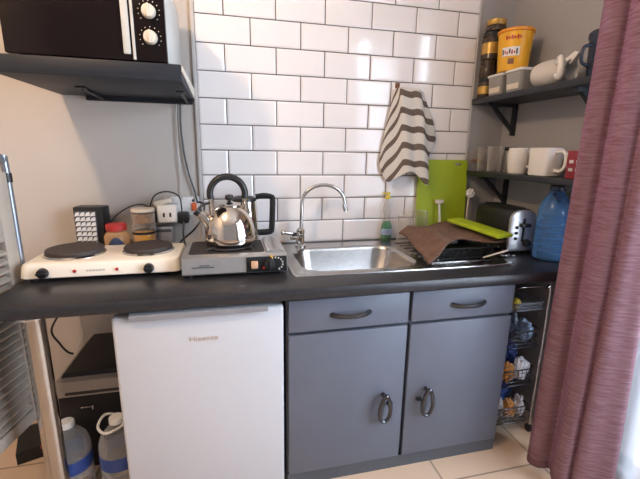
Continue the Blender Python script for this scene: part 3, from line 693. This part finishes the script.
def cloth_pt(u, v):
    # u: left -> right, v: back -> front
    A = (0.668, -0.165); B = (0.955, -0.130); C = (0.640, -0.505); D = (1.005, -0.478)
    x, y = [A[k]*(1-u)*(1-v)+B[k]*u*(1-v)+C[k]*(1-u)*v+D[k]*u*v for k in range(2)]
    z = 0.897+0.022*math.sin(PI*u)*math.sin(PI*v)+0.016*(1-v)*u
    z += 0.008*math.sin(9*u+4*v)*math.sin(6*v+1.0)
    z += 0.016*math.exp(-((u-0.22)/0.07)**2)*v
    z -= 0.048*max(0, 1-u*3.4)*max(0, (v-0.35)/0.65)
    z -= 0.022*max(0, 1-u*6)
    y += 0.055*math.exp(-((u-0.52)/0.24)**2)*v*v - 0.010*math.sin(8*u)*v
    return (x, y, z)
cl = solidify(tag(MB().grid(cloth_pt, 40, 40, M['brown']).build('drying_cloth', angle=70), 'crumpled brown drying cloth draped over the black dish rack', 'cloth'), 0.007)

fb = thing('chopping_board', (0.935, -0.385, 0.932), 'lime green chopping board lying flat on the brown cloth', 'chopping board', rz=R(-76), ry=R(5))
b = MB(); b.box(-0.140, 0.140, -0.045, 0.045, 0.0, 0.014, bev=0.003); b.build('board', M['lime'], fb)
sc = thing('serving_spoon', (0.930, -0.520, 0.822), 'white-handled utensil poking out under the brown cloth', 'spoon', rz=R(112))
MB().box(-0.055, 0.055, -0.008, 0.008, 0.030, 0.036, bev=0.002, rot=Matrix.Rotation(R(28), 4, 'Y')).build('handle', M['white'], sc)
for i, (x, y, r, h, lab) in enumerate(((0.735, -0.080, 0.036, 0.125, 'clear upturned tumbler nearest the green soap bottle'), (0.815, -0.090, 0.040, 0.150, 'clear tall tumbler before the left edge of lime board'))):
    gl = thing('tumbler', (x, y, TOP+0.0068), lab, 'glass')
    MB().lathe([(r, 0.0), (r, 0.003), (r*0.86, h), (r*0.80, h+0.003), (0.002, h+0.003)], 28, caps=False).build('glass_body', M['glass'], gl)
bl = thing('foil_scrap', (1.065, -0.420, TOP), 'small crumpled silver scrap on the worktop by the toaster', 'scrap')
b = MB()
for i in range(9): b.ball((random.uniform(-.03, .03), random.uniform(-.015, .015), 0.007), random.uniform(.005, .011), random.uniform(.004, .009), random.uniform(.004, .007), n=8)
b.build('foil', M['chrome'], bl)

# ------------------------------------------------------------------ toaster
to = thing('toaster', (1.160, -0.265, TOP), 'black toaster with silver control end in the worktop corner', 'toaster', rz=R(-3))
b = MB(); LL = []
for y, ins in ((0.140, 0.014), (0.134, 0.004), (0.120, 0.0), (-0.112, 0.0), (-0.122, 0.003)):
    P = []
    for cx, cz, r, a0 in ((0.068-ins-0.045, 0.205-ins-0.045, 0.045, 0), (-0.068+ins+0.045, 0.205-ins-0.045, 0.045, 90), (-0.068+ins+0.012, 0.012+ins+0.012, 0.012, 180), (0.068-ins-0.012, 0.012+ins+0.012, 0.012, 270)):
        for i in range(7):
            a = R(a0+15*i); P.append((cx+r*math.cos(a), y, cz+r*math.sin(a)))
    LL.append(P)
b.loops(LL, cap0=True, cap1=True); b.build('housing', M['black'], to)
b = MB(); LL = []
for y, ins in ((-0.1225, 0.004), (-0.134, 0.004), (-0.138, 0.010)):
    P = []
    for cx, cz, r, a0 in ((0.068-ins-0.045, 0.205-ins-0.045, 0.045, 0), (-0.068+ins+0.045, 0.205-ins-0.045, 0.045, 90), (-0.068+ins+0.012, 0.012+ins+0.012, 0.012, 180), (0.068-ins-0.012, 0.012+ins+0.012, 0.012, 270)):
        for i in range(7):
            a = R(a0+15*i); P.append((cx+r*math.cos(a), y, cz+r*math.sin(a)))
    LL.append(P)
b.loops(LL, cap0=True, cap1=True); ep = b.build('end_panel', mat('satin_steel', (0.62, 0.62, 0.63), 0.38, 0.8, var=0.05), to); ep['label'] = 'silver control end'
MB().box(-0.006, 0.006, -0.1395, -0.1375, 0.06, 0.165, bev=0.001).build('lever_slot', M['black'], ep)
MB().box(-0.022, 0.022, -0.160, -0.1385, 0.128, 0.144, bev=0.004).build('lever', M['black'], ep)
for z in (0.075, 0.10, 0.125): MB().cyl((-0.035, -0.138, z), (-0.035, -0.143, z), 0.007, n=14).build('button', M['black'], ep)
MB().cyl((0.020, -0.138, 0.055), (0.020, -0.154, 0.055), 0.018, 0.016, 24, bev=0.002).build('browning_dial', M['black'], ep)
for x in (-0.024, 0.024): MB().box(x-0.012, x+0.012, -0.09, 0.105, 0.2035, 0.2065, bev=0.001).build('bread_slot', M['gunmetal'], to)
for x in (-0.05, 0.05):
    for y in (-0.1, 0.11): MB().cyl((x, y, 0), (x, y, 0.014), 0.010, n=12).build('foot', M['black'], to)

# ------------------------------------------------------------------ big blue bottle
bb_ = thing('water_bottle', (1.224, -0.485, TOP), 'large blue water bottle on the worktop beside the curtain', 'bottle')
prof = [(0.050, 0.0), (0.062, 0.008)]
for i in range(6):
    z = 0.02+0.028*i; prof += [(0.064, z), (0.064, z+0.018), (0.060, z+0.023)]
prof += [(0.064, 0.195), (0.062, 0.215), (0.052, 0.245), (0.040, 0.270), (0.030, 0.282), (0.027, 0.295)]
MB().lathe(prof, 36).build('body', M['petblue'], bb_)
MB().lathe([(0.029, 0.2955), (0.031, 0.298), (0.031, 0.314), (0.027, 0.318)], 24).build('cap', M['navy'], bb_)
MB().tube([(-0.028, -0.02, 0.286), (-0.05, -0.035, 0.283), (-0.052, -0.05, 0.268), (-0.04, -0.06, 0.262)], 0.004, 8, smooth=3).build('carry_handle', M['navy'], bb_)

# ------------------------------------------------------------------ right wall shelves
SXF = 1.100
def bracket(parent, y, zb):
    b = MB(); b.box(XR-0.014, XR-0.001, y-0.013, y+0.013, zb-0.150, zb); b.box(SXF+0.03, XR-0.001, y-0.013, y+0.013, zb-0.014, zb-0.0005)
    b.prism([(SXF+0.045, zb-0.004), (SXF+0.066, zb-0.004), (XR-0.004, zb-0.125), (XR-0.004, zb-0.146)], y-0.009, y+0.009, 'y')
    return b.build('bracket', M['shelfblue'], parent)
s1 = thing('wall_shelf', (0, 0, 0), 'upper black bracketed shelf on the right-hand wall', 'shelf', group='right wall shelves')
MB().box(SXF, XR-0.001, -0.80, 0.009, 1.492, 1.518, bev=0.002).build('board', M['shelfblue'], s1)
bracket(s1, -0.085, 1.4925); bracket(s1, -0.585, 1.4925)
s2 = thing('wall_shelf', (0, 0, 0), 'lower black bracketed shelf holding the white mugs', 'shelf', group='right wall shelves')
MB().box(SXF, XR-0.001, -0.80, 0.009, 1.140, 1.163, bev=0.002).build('board', M['shelfblue'], s2)
bracket(s2, -0.085, 1.1405); bracket(s2, -0.62, 1.1405)
U, L_ = 1.518, 1.163

# upper shelf: stack of jars
def jar(name, x, y, z, r, h, lab, bm_, lm, band=None, lidh=0.018, group=None):
    j = thing(name, (x, y, z), lab, 'jar', group=group)
    MB().lathe([(r*0.92, 0.0), (r, 0.004), (r, h-0.014), (r*0.86, h-0.004), (r*0.86, h)], 28).build('jar', bm_, j)
    MB().lathe([(r*0.93, h+0.0002), (r*0.95, h+0.002), (r*0.95, h+lidh-0.002), (r*0.9, h+lidh), (0.003, h+lidh)], 28).build('lid', lm, j)
    if band: MB().lathe([(r*1.006, h*0.25), (r*1.006, h*0.72)], 28, caps=False).build('label', band, j)
    return j
jar('spice_jar', 1.140, -0.044, U, 0.036, 0.075, 'gold-labelled jar at the bottom of the corner stack', M['jar_dark'], M['black'], M['gold'])
jar('spice_jar', 1.142, -0.044, U+0.0935, 0.037, 0.062, 'dark jar second from the bottom of the corner stack', M['jar_dark'], M['jar_dark'], None)
jar('spice_jar', 1.146, -0.046, U+0.174, 0.042, 0.105, 'tall dark jar with gold band high in the corner stack', M['jar_dark'], M['black'], M['gold'])
jar('spice_jar', 1.156, -0.058, U+0.2975, 0.046, 0.028, 'flat dark tin with bronze lid topping the corner stack', M['jar_dark'], M['gold'], None, 0.024)
# clear containers carrying the yellow tub
for y, lab in ((-0.148, 'cloudy clear box near the corner under the yellow tub'), (-0.270, 'cloudy clear box beside the white jug under the yellow tub')):
    k = thing('storage_box', (1.172, y, U), lab, 'container', group='cloudy boxes under the yellow tub')
    b = MB(); b.loops([rrect(-0.056, 0.056, -0.046, 0.046, 0, 0.012), rrect(-0.062, 0.062, -0.052, 0.052, 0.083, 0.014)], cap0=True, cap1=True); b.build('box', M['greyplastic'], k)
    b = MB(); b.loops([rrect(-0.066, 0.066, -0.056, 0.056, 0.0835, 0.014), rrect(-0.067, 0.067, -0.057, 0.057, 0.091, 0.015), rrect(-0.060, 0.060, -0.050, 0.050, 0.095, 0.012)], cap0=True, cap1=True)
    b.build('lid', M['white'], k)
    MB().box(-0.0595, -0.0560, -0.036, 0.036, 0.012, 0.035).build('contents', M['cream'], k)
MB_t = thing('yellow_tub', (1.165, -0.190, U+0.0955), 'yellow tub with printed label stacked on cloudy boxes', 'tub')
MB().lathe([(0.060, 0.0), (0.063, 0.003), (0.072, 0.160)], 40).build('tub', M['yellow'], MB_t)
r_ = MB().lathe([(0.073, 0.1602), (0.077, 0.162), (0.077, 0.172), (0.073, 0.175), (0.004, 0.173)], 40).build('lid', M['orangeyellow'], MB_t); 
def patch(mb, a0, a1, z0, z1, m, rr=lambda z: 0.0607+0.0115*z/0.160+0.0028):
    k = mb.mi(m); n = 6; V = []
    for i in range(n+1):
        a = R(a0+(a1-a0)*i/n); V.append([mb.bm.verts.new((rr(z)*math.cos(a), rr(z)*math.sin(a), z)) for z in (z0, z1)])
    for i in range(n): f = mb.bm.faces.new((V[i][0], V[i+1][0], V[i+1][1], V[i][1])); f.material_index = k
RL = lambda z: 0.0607+0.0115*z/0.160+0.0034
b = MB(); patch(b, 188, 250, 0.060, 0.096, M['white']); pl = b.build('printed_label', None, MB_t, recalc=False); pl['label'] = 'white printed panel'
b = MB()
for i in range(7): patch(b, 190+8*i, 195+8*i, 0.066+0.004*(i % 2), 0.088-0.005*(i % 3), M['red'] if i % 3 else M['black'], RL)
b.build('lettering', None, pl, recalc=False)
b = MB()
for i in range(6): patch(b, 200+9*i, 206+9*i, 0.126+0.003*(i % 2), 0.142-0.004*(i % 2), M['red'])
b.build('lettering', None, MB_t, recalc=False)
b = MB(); patch(b, 212, 234, 0.026, 0.050, M['wood']); b.build('printed_picture', None, MB_t, recalc=False)
jar('spice_jar', 1.235, -0.060, U, 0.034, 0.290, 'tall dark jar with black lid standing behind the yellow tub', M['jar_dark'], M['black'], None, 0.024)
# white jug lying on its side
jg = thing('milk_jug', (1.182, -0.415, U+0.0545), 'white ceramic jug lying on its side on the upper shelf', 'jug', rz=R(12))
mt_ = Matrix.Rotation(R(90), 4, 'X') @ Matrix.Translation((0, 0, -0.075))
MB().lathe([(0.034, 0.0), (0.044, 0.006), (0.053, 0.040), (0.054, 0.075), (0.047, 0.110), (0.040, 0.135), (0.043, 0.150), (0.040, 0.150), (0.036, 0.135), (0.030, 0.11)], 36, mtx=mt_).build('body', M['ceramicgrey'], jg)
MB().tube([(-0.038, -0.040, 0.030), (-0.062, -0.066, 0.040), (-0.074, -0.080, 0.008), (-0.064, -0.074, -0.028), (-0.040, -0.046, -0.020)], 0.0125, 12, smooth=5).build('handle', M['ceramic'], jg)
MB().prism([(-0.0735, 0.02), (-0.100, 0.058), (-0.086, 0.066), (-0.050, 0.044)], -0.012, 0.012, 'x').build('spout', M['ceramic'], jg)
nc = thing('navy_canister', (1.190, -0.632, U), 'dark navy canister on the upper shelf beside the curtain', 'canister')
MB().lathe([(0.046, 0.0), (0.050, 0.006), (0.056, 0.130), (0.058, 0.135)], 32).build('body', M['navy'], nc)
MB().lathe([(0.059, 0.1352), (0.060, 0.138), (0.060, 0.150), (0.055, 0.156), (0.004, 0.156)], 32).build('lid', M['navy'], nc)
MB().tube([(-0.056, 0.012, 0.110), (-0.078, 0.02, 0.100), (-0.078, 0.02, 0.055), (-0.052, 0.012, 0.04)], 0.006, 10, smooth=4).build('handle', M['navy'], nc)

# lower shelf
for (x, y, r, h, lab) in ((1.165, -0.060, 0.036, 0.120, 'clear glass tumbler in the corner of the lower shelf'), (1.160, -0.150, 0.038, 0.125, 'clear glass tumbler next to the left white mug'),):
    g_ = thing('tumbler', (x, y, L_), lab, 'glass')
    MB().lathe([(r*0.84, 0.0), (r*0.86, 0.002), (r, h), (r*0.95, h), (r*0.80, 0.01), (0.002, 0.008)], 28, caps=False).build('glass_body', M['glass'], g_)
jar('spice_jar', 1.232, -0.165, L_, 0.030, 0.105, 'small dark-lidded jar behind the left white mug', M['greyplastic'], M['black'], None, 0.016)
mg = thing('mug', (1.178, -0.285, L_), 'slim white mug with curved handle on the lower shelf', 'mug', group='white mugs')
MB().lathe([(0.034, 0.0), (0.038, 0.003), (0.044, 0.050), (0.046, 0.085), (0.041, 0.116), (0.038, 0.116), (0.043, 0.085), (0.040, 0.02), (0.002, 0.012)], 36, caps=False).build('cup', M['ceramic'], mg)
MB().tube([(0.022, -0.036, 0.098), (0.030, -0.060, 0.100), (0.034, -0.074, 0.075), (0.028, -0.060, 0.040), (0.020, -0.038, 0.034)], 0.0065, 10, smooth=5).build('handle', M['ceramic'], mg)
mg = thing('mug', (1.182, -0.440, L_), 'wide square-sided white mug beside the red box', 'mug', group='white mugs')
b = MB(); LL = [rrect(-0.046+i, 0.046-i, -0.052+i, 0.052-i, z, 0.020) for z, i in ((0.0, 0.006), (0.004, 0.001), (0.030, 0.0), (0.114, -0.002), (0.116, 0.001), (0.030, 0.006), (0.010, 0.010))]
b.loops(LL, cap0=True, cap1=True); b.build('cup', M['ceramic'], mg)
MB().tube([(0.0, -0.052, 0.098), (0.004, -0.078, 0.102), (0.006, -0.095, 0.085), (0.006, -0.095, 0.045), (0.004, -0.078, 0.024), (0.0, -0.052, 0.026)], 0.0075, 10, smooth=5).build('handle', M['ceramic'], mg)
rb = thing('red_tea_box', (1.205, -0.620, L_), 'red patterned box on the lower shelf beside the curtain', 'box')
MB().box(-0.045, 0.045, -0.052, 0.052, 0.0, 0.105, bev=0.002).build('carton', mat('dark_red_card', (0.27, 0.03, 0.04), 0.5, var=0.2, scale=40), rb)
b = MB()
for i in range(3):
    for j in range(2): b.box(-0.0465, -0.0445, -0.040+0.03*i, -0.022+0.03*i, 0.028+0.03*j, 0.040+0.03*j); 
for i in range(4): b.box(-0.036+0.02*i, -0.024+0.02*i, 0.0515, 0.053, 0.03, 0.06)
b.build('printed_pattern', M['bagwhite'], rb)
wp = thing('wall_peg', (1.135, 0.0095, 1.215), 'small brown wooden peg on the wall by the lower shelf', 'peg')
MB().cyl((0, 0, 0), (0.0, -0.05, 0.004), 0.006, 0.005, 12).build('peg', M['wood'], wp)
MB().box(-0.032, 0.032, -0.058, -0.046, -0.004, 0.008, bev=0.003).build('crossbar', M['wood'], wp)

# ------------------------------------------------------------------ vegetable trolley
vt = thing('wire_trolley', (0, 0, 0), 'chrome-framed tiered wire trolley between cabinet and curtain', 'trolley')
x0, x1, y0, y1 = 0.985, 1.198, -0.550, -0.20
for y in (y0, y1):
    b = MB(); b.tube([(x0, y, 0.03), (x0, y, 0.66), (x0+0.02, y, 0.70), (x0+0.06, y, 0.712), (x1-0.06, y, 0.712), (x1-0.02, y, 0.70), (x1, y, 0.66), (x1, y, 0.03)], 0.005, 10, smooth=3)
    b.build('frame', M['chrome'], vt)
for z in (0.055, 0.245, 0.430, 0.605):
    b = MB(); h = 0.075 if z < 0.6 else 0.03
    for zz in (z, z+h): b.tube(rrect(x0+0.007, x1-0.007, y0+0.006, y1-0.006, zz, 0.02, 4), 0.003, 6, closed=True)
    for i in range(12):
        y = y0+0.03+(y1-y0-0.06)*i/11; b.tube([(x0+0.007, y, z+h), (x0+0.010, y, z), (x1-0.010, y, z), (x1-0.007, y, z+h)], 0.0014, 5)
    for i in range(8):
        x = x0+0.03+(x1-x0-0.06)*i/7; b.tube([(x, y0+0.006, z+h), (x, y0+0.010, z), (x, y1-0.010, z), (x, y1-0.006, z+h)], 0.0014, 5)
    for i in range(1, 4):
        zz = z+h*i/4; b.tube(rrect(x0+0.008, x1-0.008, y0+0.007, y1-0.007, zz, 0.02, 4), 0.0012, 5, closed=True)
    b.build('wire_basket', M['steelblue'] if z > 0.6 else M['gunmetal'], vt)
for x in (x0, x1):
    for y in (y0, y1): MB().cyl((x-0.008, y, 0.018), (x+0.008, y, 0.018), 0.018, n=16).build('castor', M['black'], vt)
from mathutils import noise
def lump(c, rx, ry, rz, m, name, label, cat, seed, grp=None, amp=0.30):
    t = bmesh.new(); bmesh.ops.create_icosphere(t, subdivisions=4, radius=1); o = Vector((seed*3.7, seed*1.3, 0))
    for v in t.verts:
        d = v.co.normalized(); n1 = noise.noise(d*1.6+o); n2 = abs(noise.noise(d*4.5+o*2)); n3 = noise.noise(d*11+o)
        k = min(1.0, 0.86+amp*(n1*0.9-n2*0.9+0.25*n3))
        z = v.co.z*k; v.co = Vector((max(-0.95, min(0.95, v.co.x*k*1.15))*rx, max(-0.95, min(0.95, v.co.y*k*1.15))*ry, max(z, -0.75)*rz))
    b = MB(); b._merge(t, Matrix.Translation((c[0], c[1], c[2]+0.75*rz)), None)
    return tag(b.build(name, m, angle=28), label, cat, grp)
lump((1.075, -0.445, 0.436), 0.055, 0.068, 0.095, M['navy'], 'plastic_bag', 'dark bag of groceries in the top deep trolley basket', 'bag', 2)
lump((1.160, -0.480, 0.436), 0.026, 0.050, 0.060, M['bagpale'], 'food_packet', 'pale packet at the right in the top deep trolley basket', 'packet', 3)
lump((1.060, -0.520, 0.6095), 0.022, 0.020, 0.028, M['yellowsoft'], 'lemon', 'yellow fruit in the trolley top tray beside the cabinet', 'fruit', 33, amp=0.05)
lump((1.052, -0.415, 0.251), 0.045, 0.060, 0.105, M['bagpale'], 'plastic_bag', 'pale blue crumpled carrier bag in the trolley middle basket', 'bag', 4)
lump((1.142, -0.405, 0.251), 0.042, 0.070, 0.095, M['bagblue'], 'plastic_bag', 'dark blue bag at the right of the trolley middle basket', 'bag', 5)
lump((1.070, -0.510, 0.251), 0.036, 0.027, 0.060, M['bagorange'], 'food_packet', 'orange packet in the trolley middle basket', 'packet', 6)
lump((1.146, -0.508, 0.251), 0.038, 0.030, 0.068, M['bagwhite'], 'plastic_bag', 'white crumpled bag in the trolley middle basket', 'bag', 7)
lump((1.100, -0.390, 0.061), 0.085, 0.078, 0.105, M['bagblue'], 'plastic_bag', 'dark blue bag at the back of the lowest trolley basket', 'bag', 8)
lump((1.048, -0.505, 0.061), 0.030, 0.032, 0.065, M['bagwhite'], 'food_packet', 'white packet beside the cabinet in the lowest trolley basket', 'packet', 9)
lump((1.108, -0.505, 0.061), 0.029, 0.032, 0.055, M['bagorange'], 'food_packet', 'orange packet in the middle of the lowest trolley basket', 'packet', 10)
lump((1.164, -0.503, 0.061), 0.025, 0.034, 0.065, M['bagwhite'], 'food_packet', 'white packet at the right of the lowest trolley basket', 'packet', 11)

# ------------------------------------------------------------------ under the worktop, left
bx = thing('black_box', (0, 0, 0), 'black box on the floor supporting the printer', 'box')
MB().box(-0.775, -0.49, -0.345, -0.04, 0.0, 0.336, bev=0.004).build('box', M['dark'], bx)
b = MB(); b.box(-0.70, -0.655, -0.350, -0.3445, 0.270, 0.276, bev=0.001); b.cyl((-0.658, -0.349, 0.280), (-0.658, -0.349, 0.262), 0.004); b.build('latch', M['chrome'], bx)
pr = thing('printer', (0, 0, 0.3365), 'dark-topped printer with pale front under the worktop', 'printer')
MB().prism([(-0.375, 0.004), (-0.375, 0.066), (-0.362, 0.072), (-0.06, 0.072), (-0.06, 0.004)], -0.762, -0.485, 'x').build('body', M['printerlight'], pr)
b = MB(); LL = [[(-0.752, -0.352, 0.0725), (-0.487, -0.352, 0.0725), (-0.487, -0.065, 0.0725), (-0.752, -0.065, 0.0725)],
                [(-0.744, -0.342, 0.086), (-0.493, -0.342, 0.086), (-0.493, -0.075, 0.112), (-0.715, -0.075, 0.112)]]
b.loops(LL, cap0=True, cap1=True); b.build('lid', M['printerdark'], pr)
MB().box(-0.735, -0.50, -0.3775, -0.372, 0.012, 0.022).build('paper_slot', M['printerdark'], pr)
for x in (-0.74, -0.51):
    for y in (-0.35, -0.09): MB().cyl((x, y, 0), (x, y, 0.005), 0.012, n=12).build('foot', M['black'], pr)
def water(x, y, lab, rz, handle):
    w_ = thing('water_bottle', (x, y, 0), lab, 'bottle', rz=rz, group='clear water bottles under the worktop')
    prof = [(0.066, 0.0), (0.076, 0.008), (0.078, 0.02)]
    for z in (0.045, 0.07): prof += [(0.078, z), (0.074, z+0.006), (0.078, z+0.012)]
    prof += [(0.078, 0.10), (0.078, 0.175), (0.076, 0.195), (0.066, 0.222), (0.046, 0.245), (0.024, 0.256), (0.021, 0.268)]
    MB().lathe(prof, 40, sx=.87, sy=.87).build('body', M['pet'], w_)
    MB().lathe([(0.0786, 0.108), (0.0790, 0.110), (0.0790, 0.158), (0.0786, 0.160)], 40, sx=.87, sy=.87, caps=False).build('label', M['bluelabel'], w_)
    MB().lathe([(0.023, 0.2685), (0.025, 0.271), (0.025, 0.288), (0.021, 0.292), (0.003, 0.292)], 24).build('cap', M['white'], w_)
    if handle:
        MB().tube([(0.026, -0.004, 0.266), (0.012, -0.028, 0.262), (-0.036, -0.050, 0.268), (-0.058, -0.026, 0.285), (-0.040, 0.010, 0.300), (-0.014, 0.030, 0.286), (0.020, 0.018, 0.268)], 0.0048, 8, smooth=5).build('carry_handle', M['white'], w_)
water(-0.715, -0.445, 'clear water bottle with blue label just behind the chrome leg', R(20), False)
water(-0.549, -0.455, 'clear water bottle with white ring handle beside the fridge', R(15), True)
cable([(-0.805, -0.06, 0.60), (-0.822, -0.20, 0.545), (-0.785, -0.235, 0.490), (-0.757, -0.25, 0.462), (-0.738, -0.25, 0.452)], 0.004, M['black'], 'short black cable running down to the left edge of the printer')
cable([(-0.790, -0.006, 0.60), (-0.792, -0.004, 0.52), (-0.784, -0.004, 0.42), (-0.800, -0.03, 0.37), (-0.815, -0.08, 0.33)], 0.0022, M['whitegrey'], 'thin pale cable hanging on the wall behind the printer')

# ------------------------------------------------------------------ louvred screen beyond the worktop end
ls = thing('louvred_screen', (-0.826, -0.352, 0.0), 'white slatted screen standing beyond the worktop left end', 'screen', rz=R(-12))
W_, Z0, Z1 = 0.46, 0.285, 1.17            # local: runs along -Y from the far edge
b = MB()
b.box(-0.012, 0.012, -0.055, -0.004, Z0, Z1, bev=0.003); b.box(-0.012, 0.012, -W_, -W_+0.05, Z0, Z1, bev=0.003)
b.box(-0.012, 0.012, -W_+0.05, -0.055, Z0, Z0+0.045, bev=0.003); b.box(-0.012, 0.012, -W_+0.05, -0.055, Z1-0.22, Z1, bev=0.003)
b.build('panel_frame', M['louvre'], ls)
b = MB(); z = Z0+0.055
while z < Z1-0.235:
    b.box(-0.010, 0.012, -W_+0.05, -0.055, z, z+0.009, rot=Matrix.Rotation(R(24), 4, 'Y')); z += 0.030
b.build('slats', M['louvre'], ls)
MB().box(-0.0165, -0.0125, -W_+0.03, -0.03, Z0+0.02, Z1-0.05).build('slat_shade_sheet', M['wood'], ls)  # dark sheet added behind the slats to stand for the shade in the gaps
MB().tube([(0.0, -0.06, 1.232), (0.0, -0.03, 1.228), (0.0, 0.002, 1.205), (0.0, 0.012, 1.17), (0.0, 0.012, 0.6), (0.0, 0.012, 0.0)], 0.0115, 14, smooth=4).build('frame_tube', M['steelblue'], ls)
MB().cyl((0.0, 0.012, 1.135), (0.0, 0.012, 1.165), 0.0145, n=18).build('tube_collar', M['black'], ls)
MB().tube([(0.0, -W_, 0.0), (0.0, -W_-0.004, 0.6), (0.0, -W_, 1.17)], 0.0115, 12).build('frame_tube', M['steelblue'], ls)
rd = thing('dustpan', (-0.925, -0.170, 0.0), 'red-handled dark dustpan on the floor behind the slatted screen', 'dustpan', rz=R(20))
MB().prism([(-0.09, 0.0), (0.09, 0.0), (0.09, 0.05), (0.07, 0.055), (-0.07, 0.055), (-0.09, 0.05)], -0.08, 0.09, 'y').build('pan', M['dark'], rd)
MB().tube([(0.0, -0.075, 0.045), (0.01, -0.11, 0.065), (0.02, -0.16, 0.078)], 0.011, 10, smooth=4).build('handle', M['red'], rd)

# ------------------------------------------------------------------ curtains
CP = [(1.150, -0.665), (1.095, -0.680), (1.045, -0.712), (1.028, -0.745), (1.045, -0.775), (1.085, -0.785), (1.064, -0.812), (1.052, -0.840),
      (1.072, -0.862), (1.106, -0.866), (1.096, -0.888), (1.112, -0.908), (1.150, -0.926), (1.186, -0.944), (1.212, -0.930)]
def curtain_pt(u, v):
    x, y = cr(CP, u); z = 2.28-2.25*v
    k = 0.45+0.55*v; cx, cy = 1.085, -0.84
    y2 = cy+(y-cy)*(0.96+0.04*v); x2 = cx+(x-cx)*k
    x2 += 0.006*math.sin(5*v+9*u); y2 += 0.005*math.sin(4*v+13*u)
    return (x2, y2, z)
ct = MB().grid(curtain_pt, 84, 50, M['curtain']).build('curtain', angle=80)
solidify(tag(ct, 'mauve woven curtain gathered at the right side of the window', 'curtain'), 0.003)
def sheer_pt(u, v):
    y = -0.885-1.41*u; return (1.255+0.014*math.sin(u*70)+0.006*math.sin(u*31+1), y, 2.26-2.20*v)
sh_ = MB().grid(sheer_pt, 180, 8, M['sheer']).build('sheer_curtain', angle=80)
tag(sh_, 'thin white net curtain hanging in front of the window', 'curtain')
rd = thing('curtain_rod', (1.13, -1.5, 2.30), 'dark rod above the window carrying both curtains', 'curtain rod')
MB().cyl((0, -0.88, 0), (0, 0.88, 0), 0.012, n=20).build('rod', M['gunmetal'], rd)
for y in (-0.85, 0.85): MB().cyl((0, y, 0), (XR-1.13-0.0005, y, 0), 0.007, n=12).build('rod_bracket', M['gunmetal'], rd)
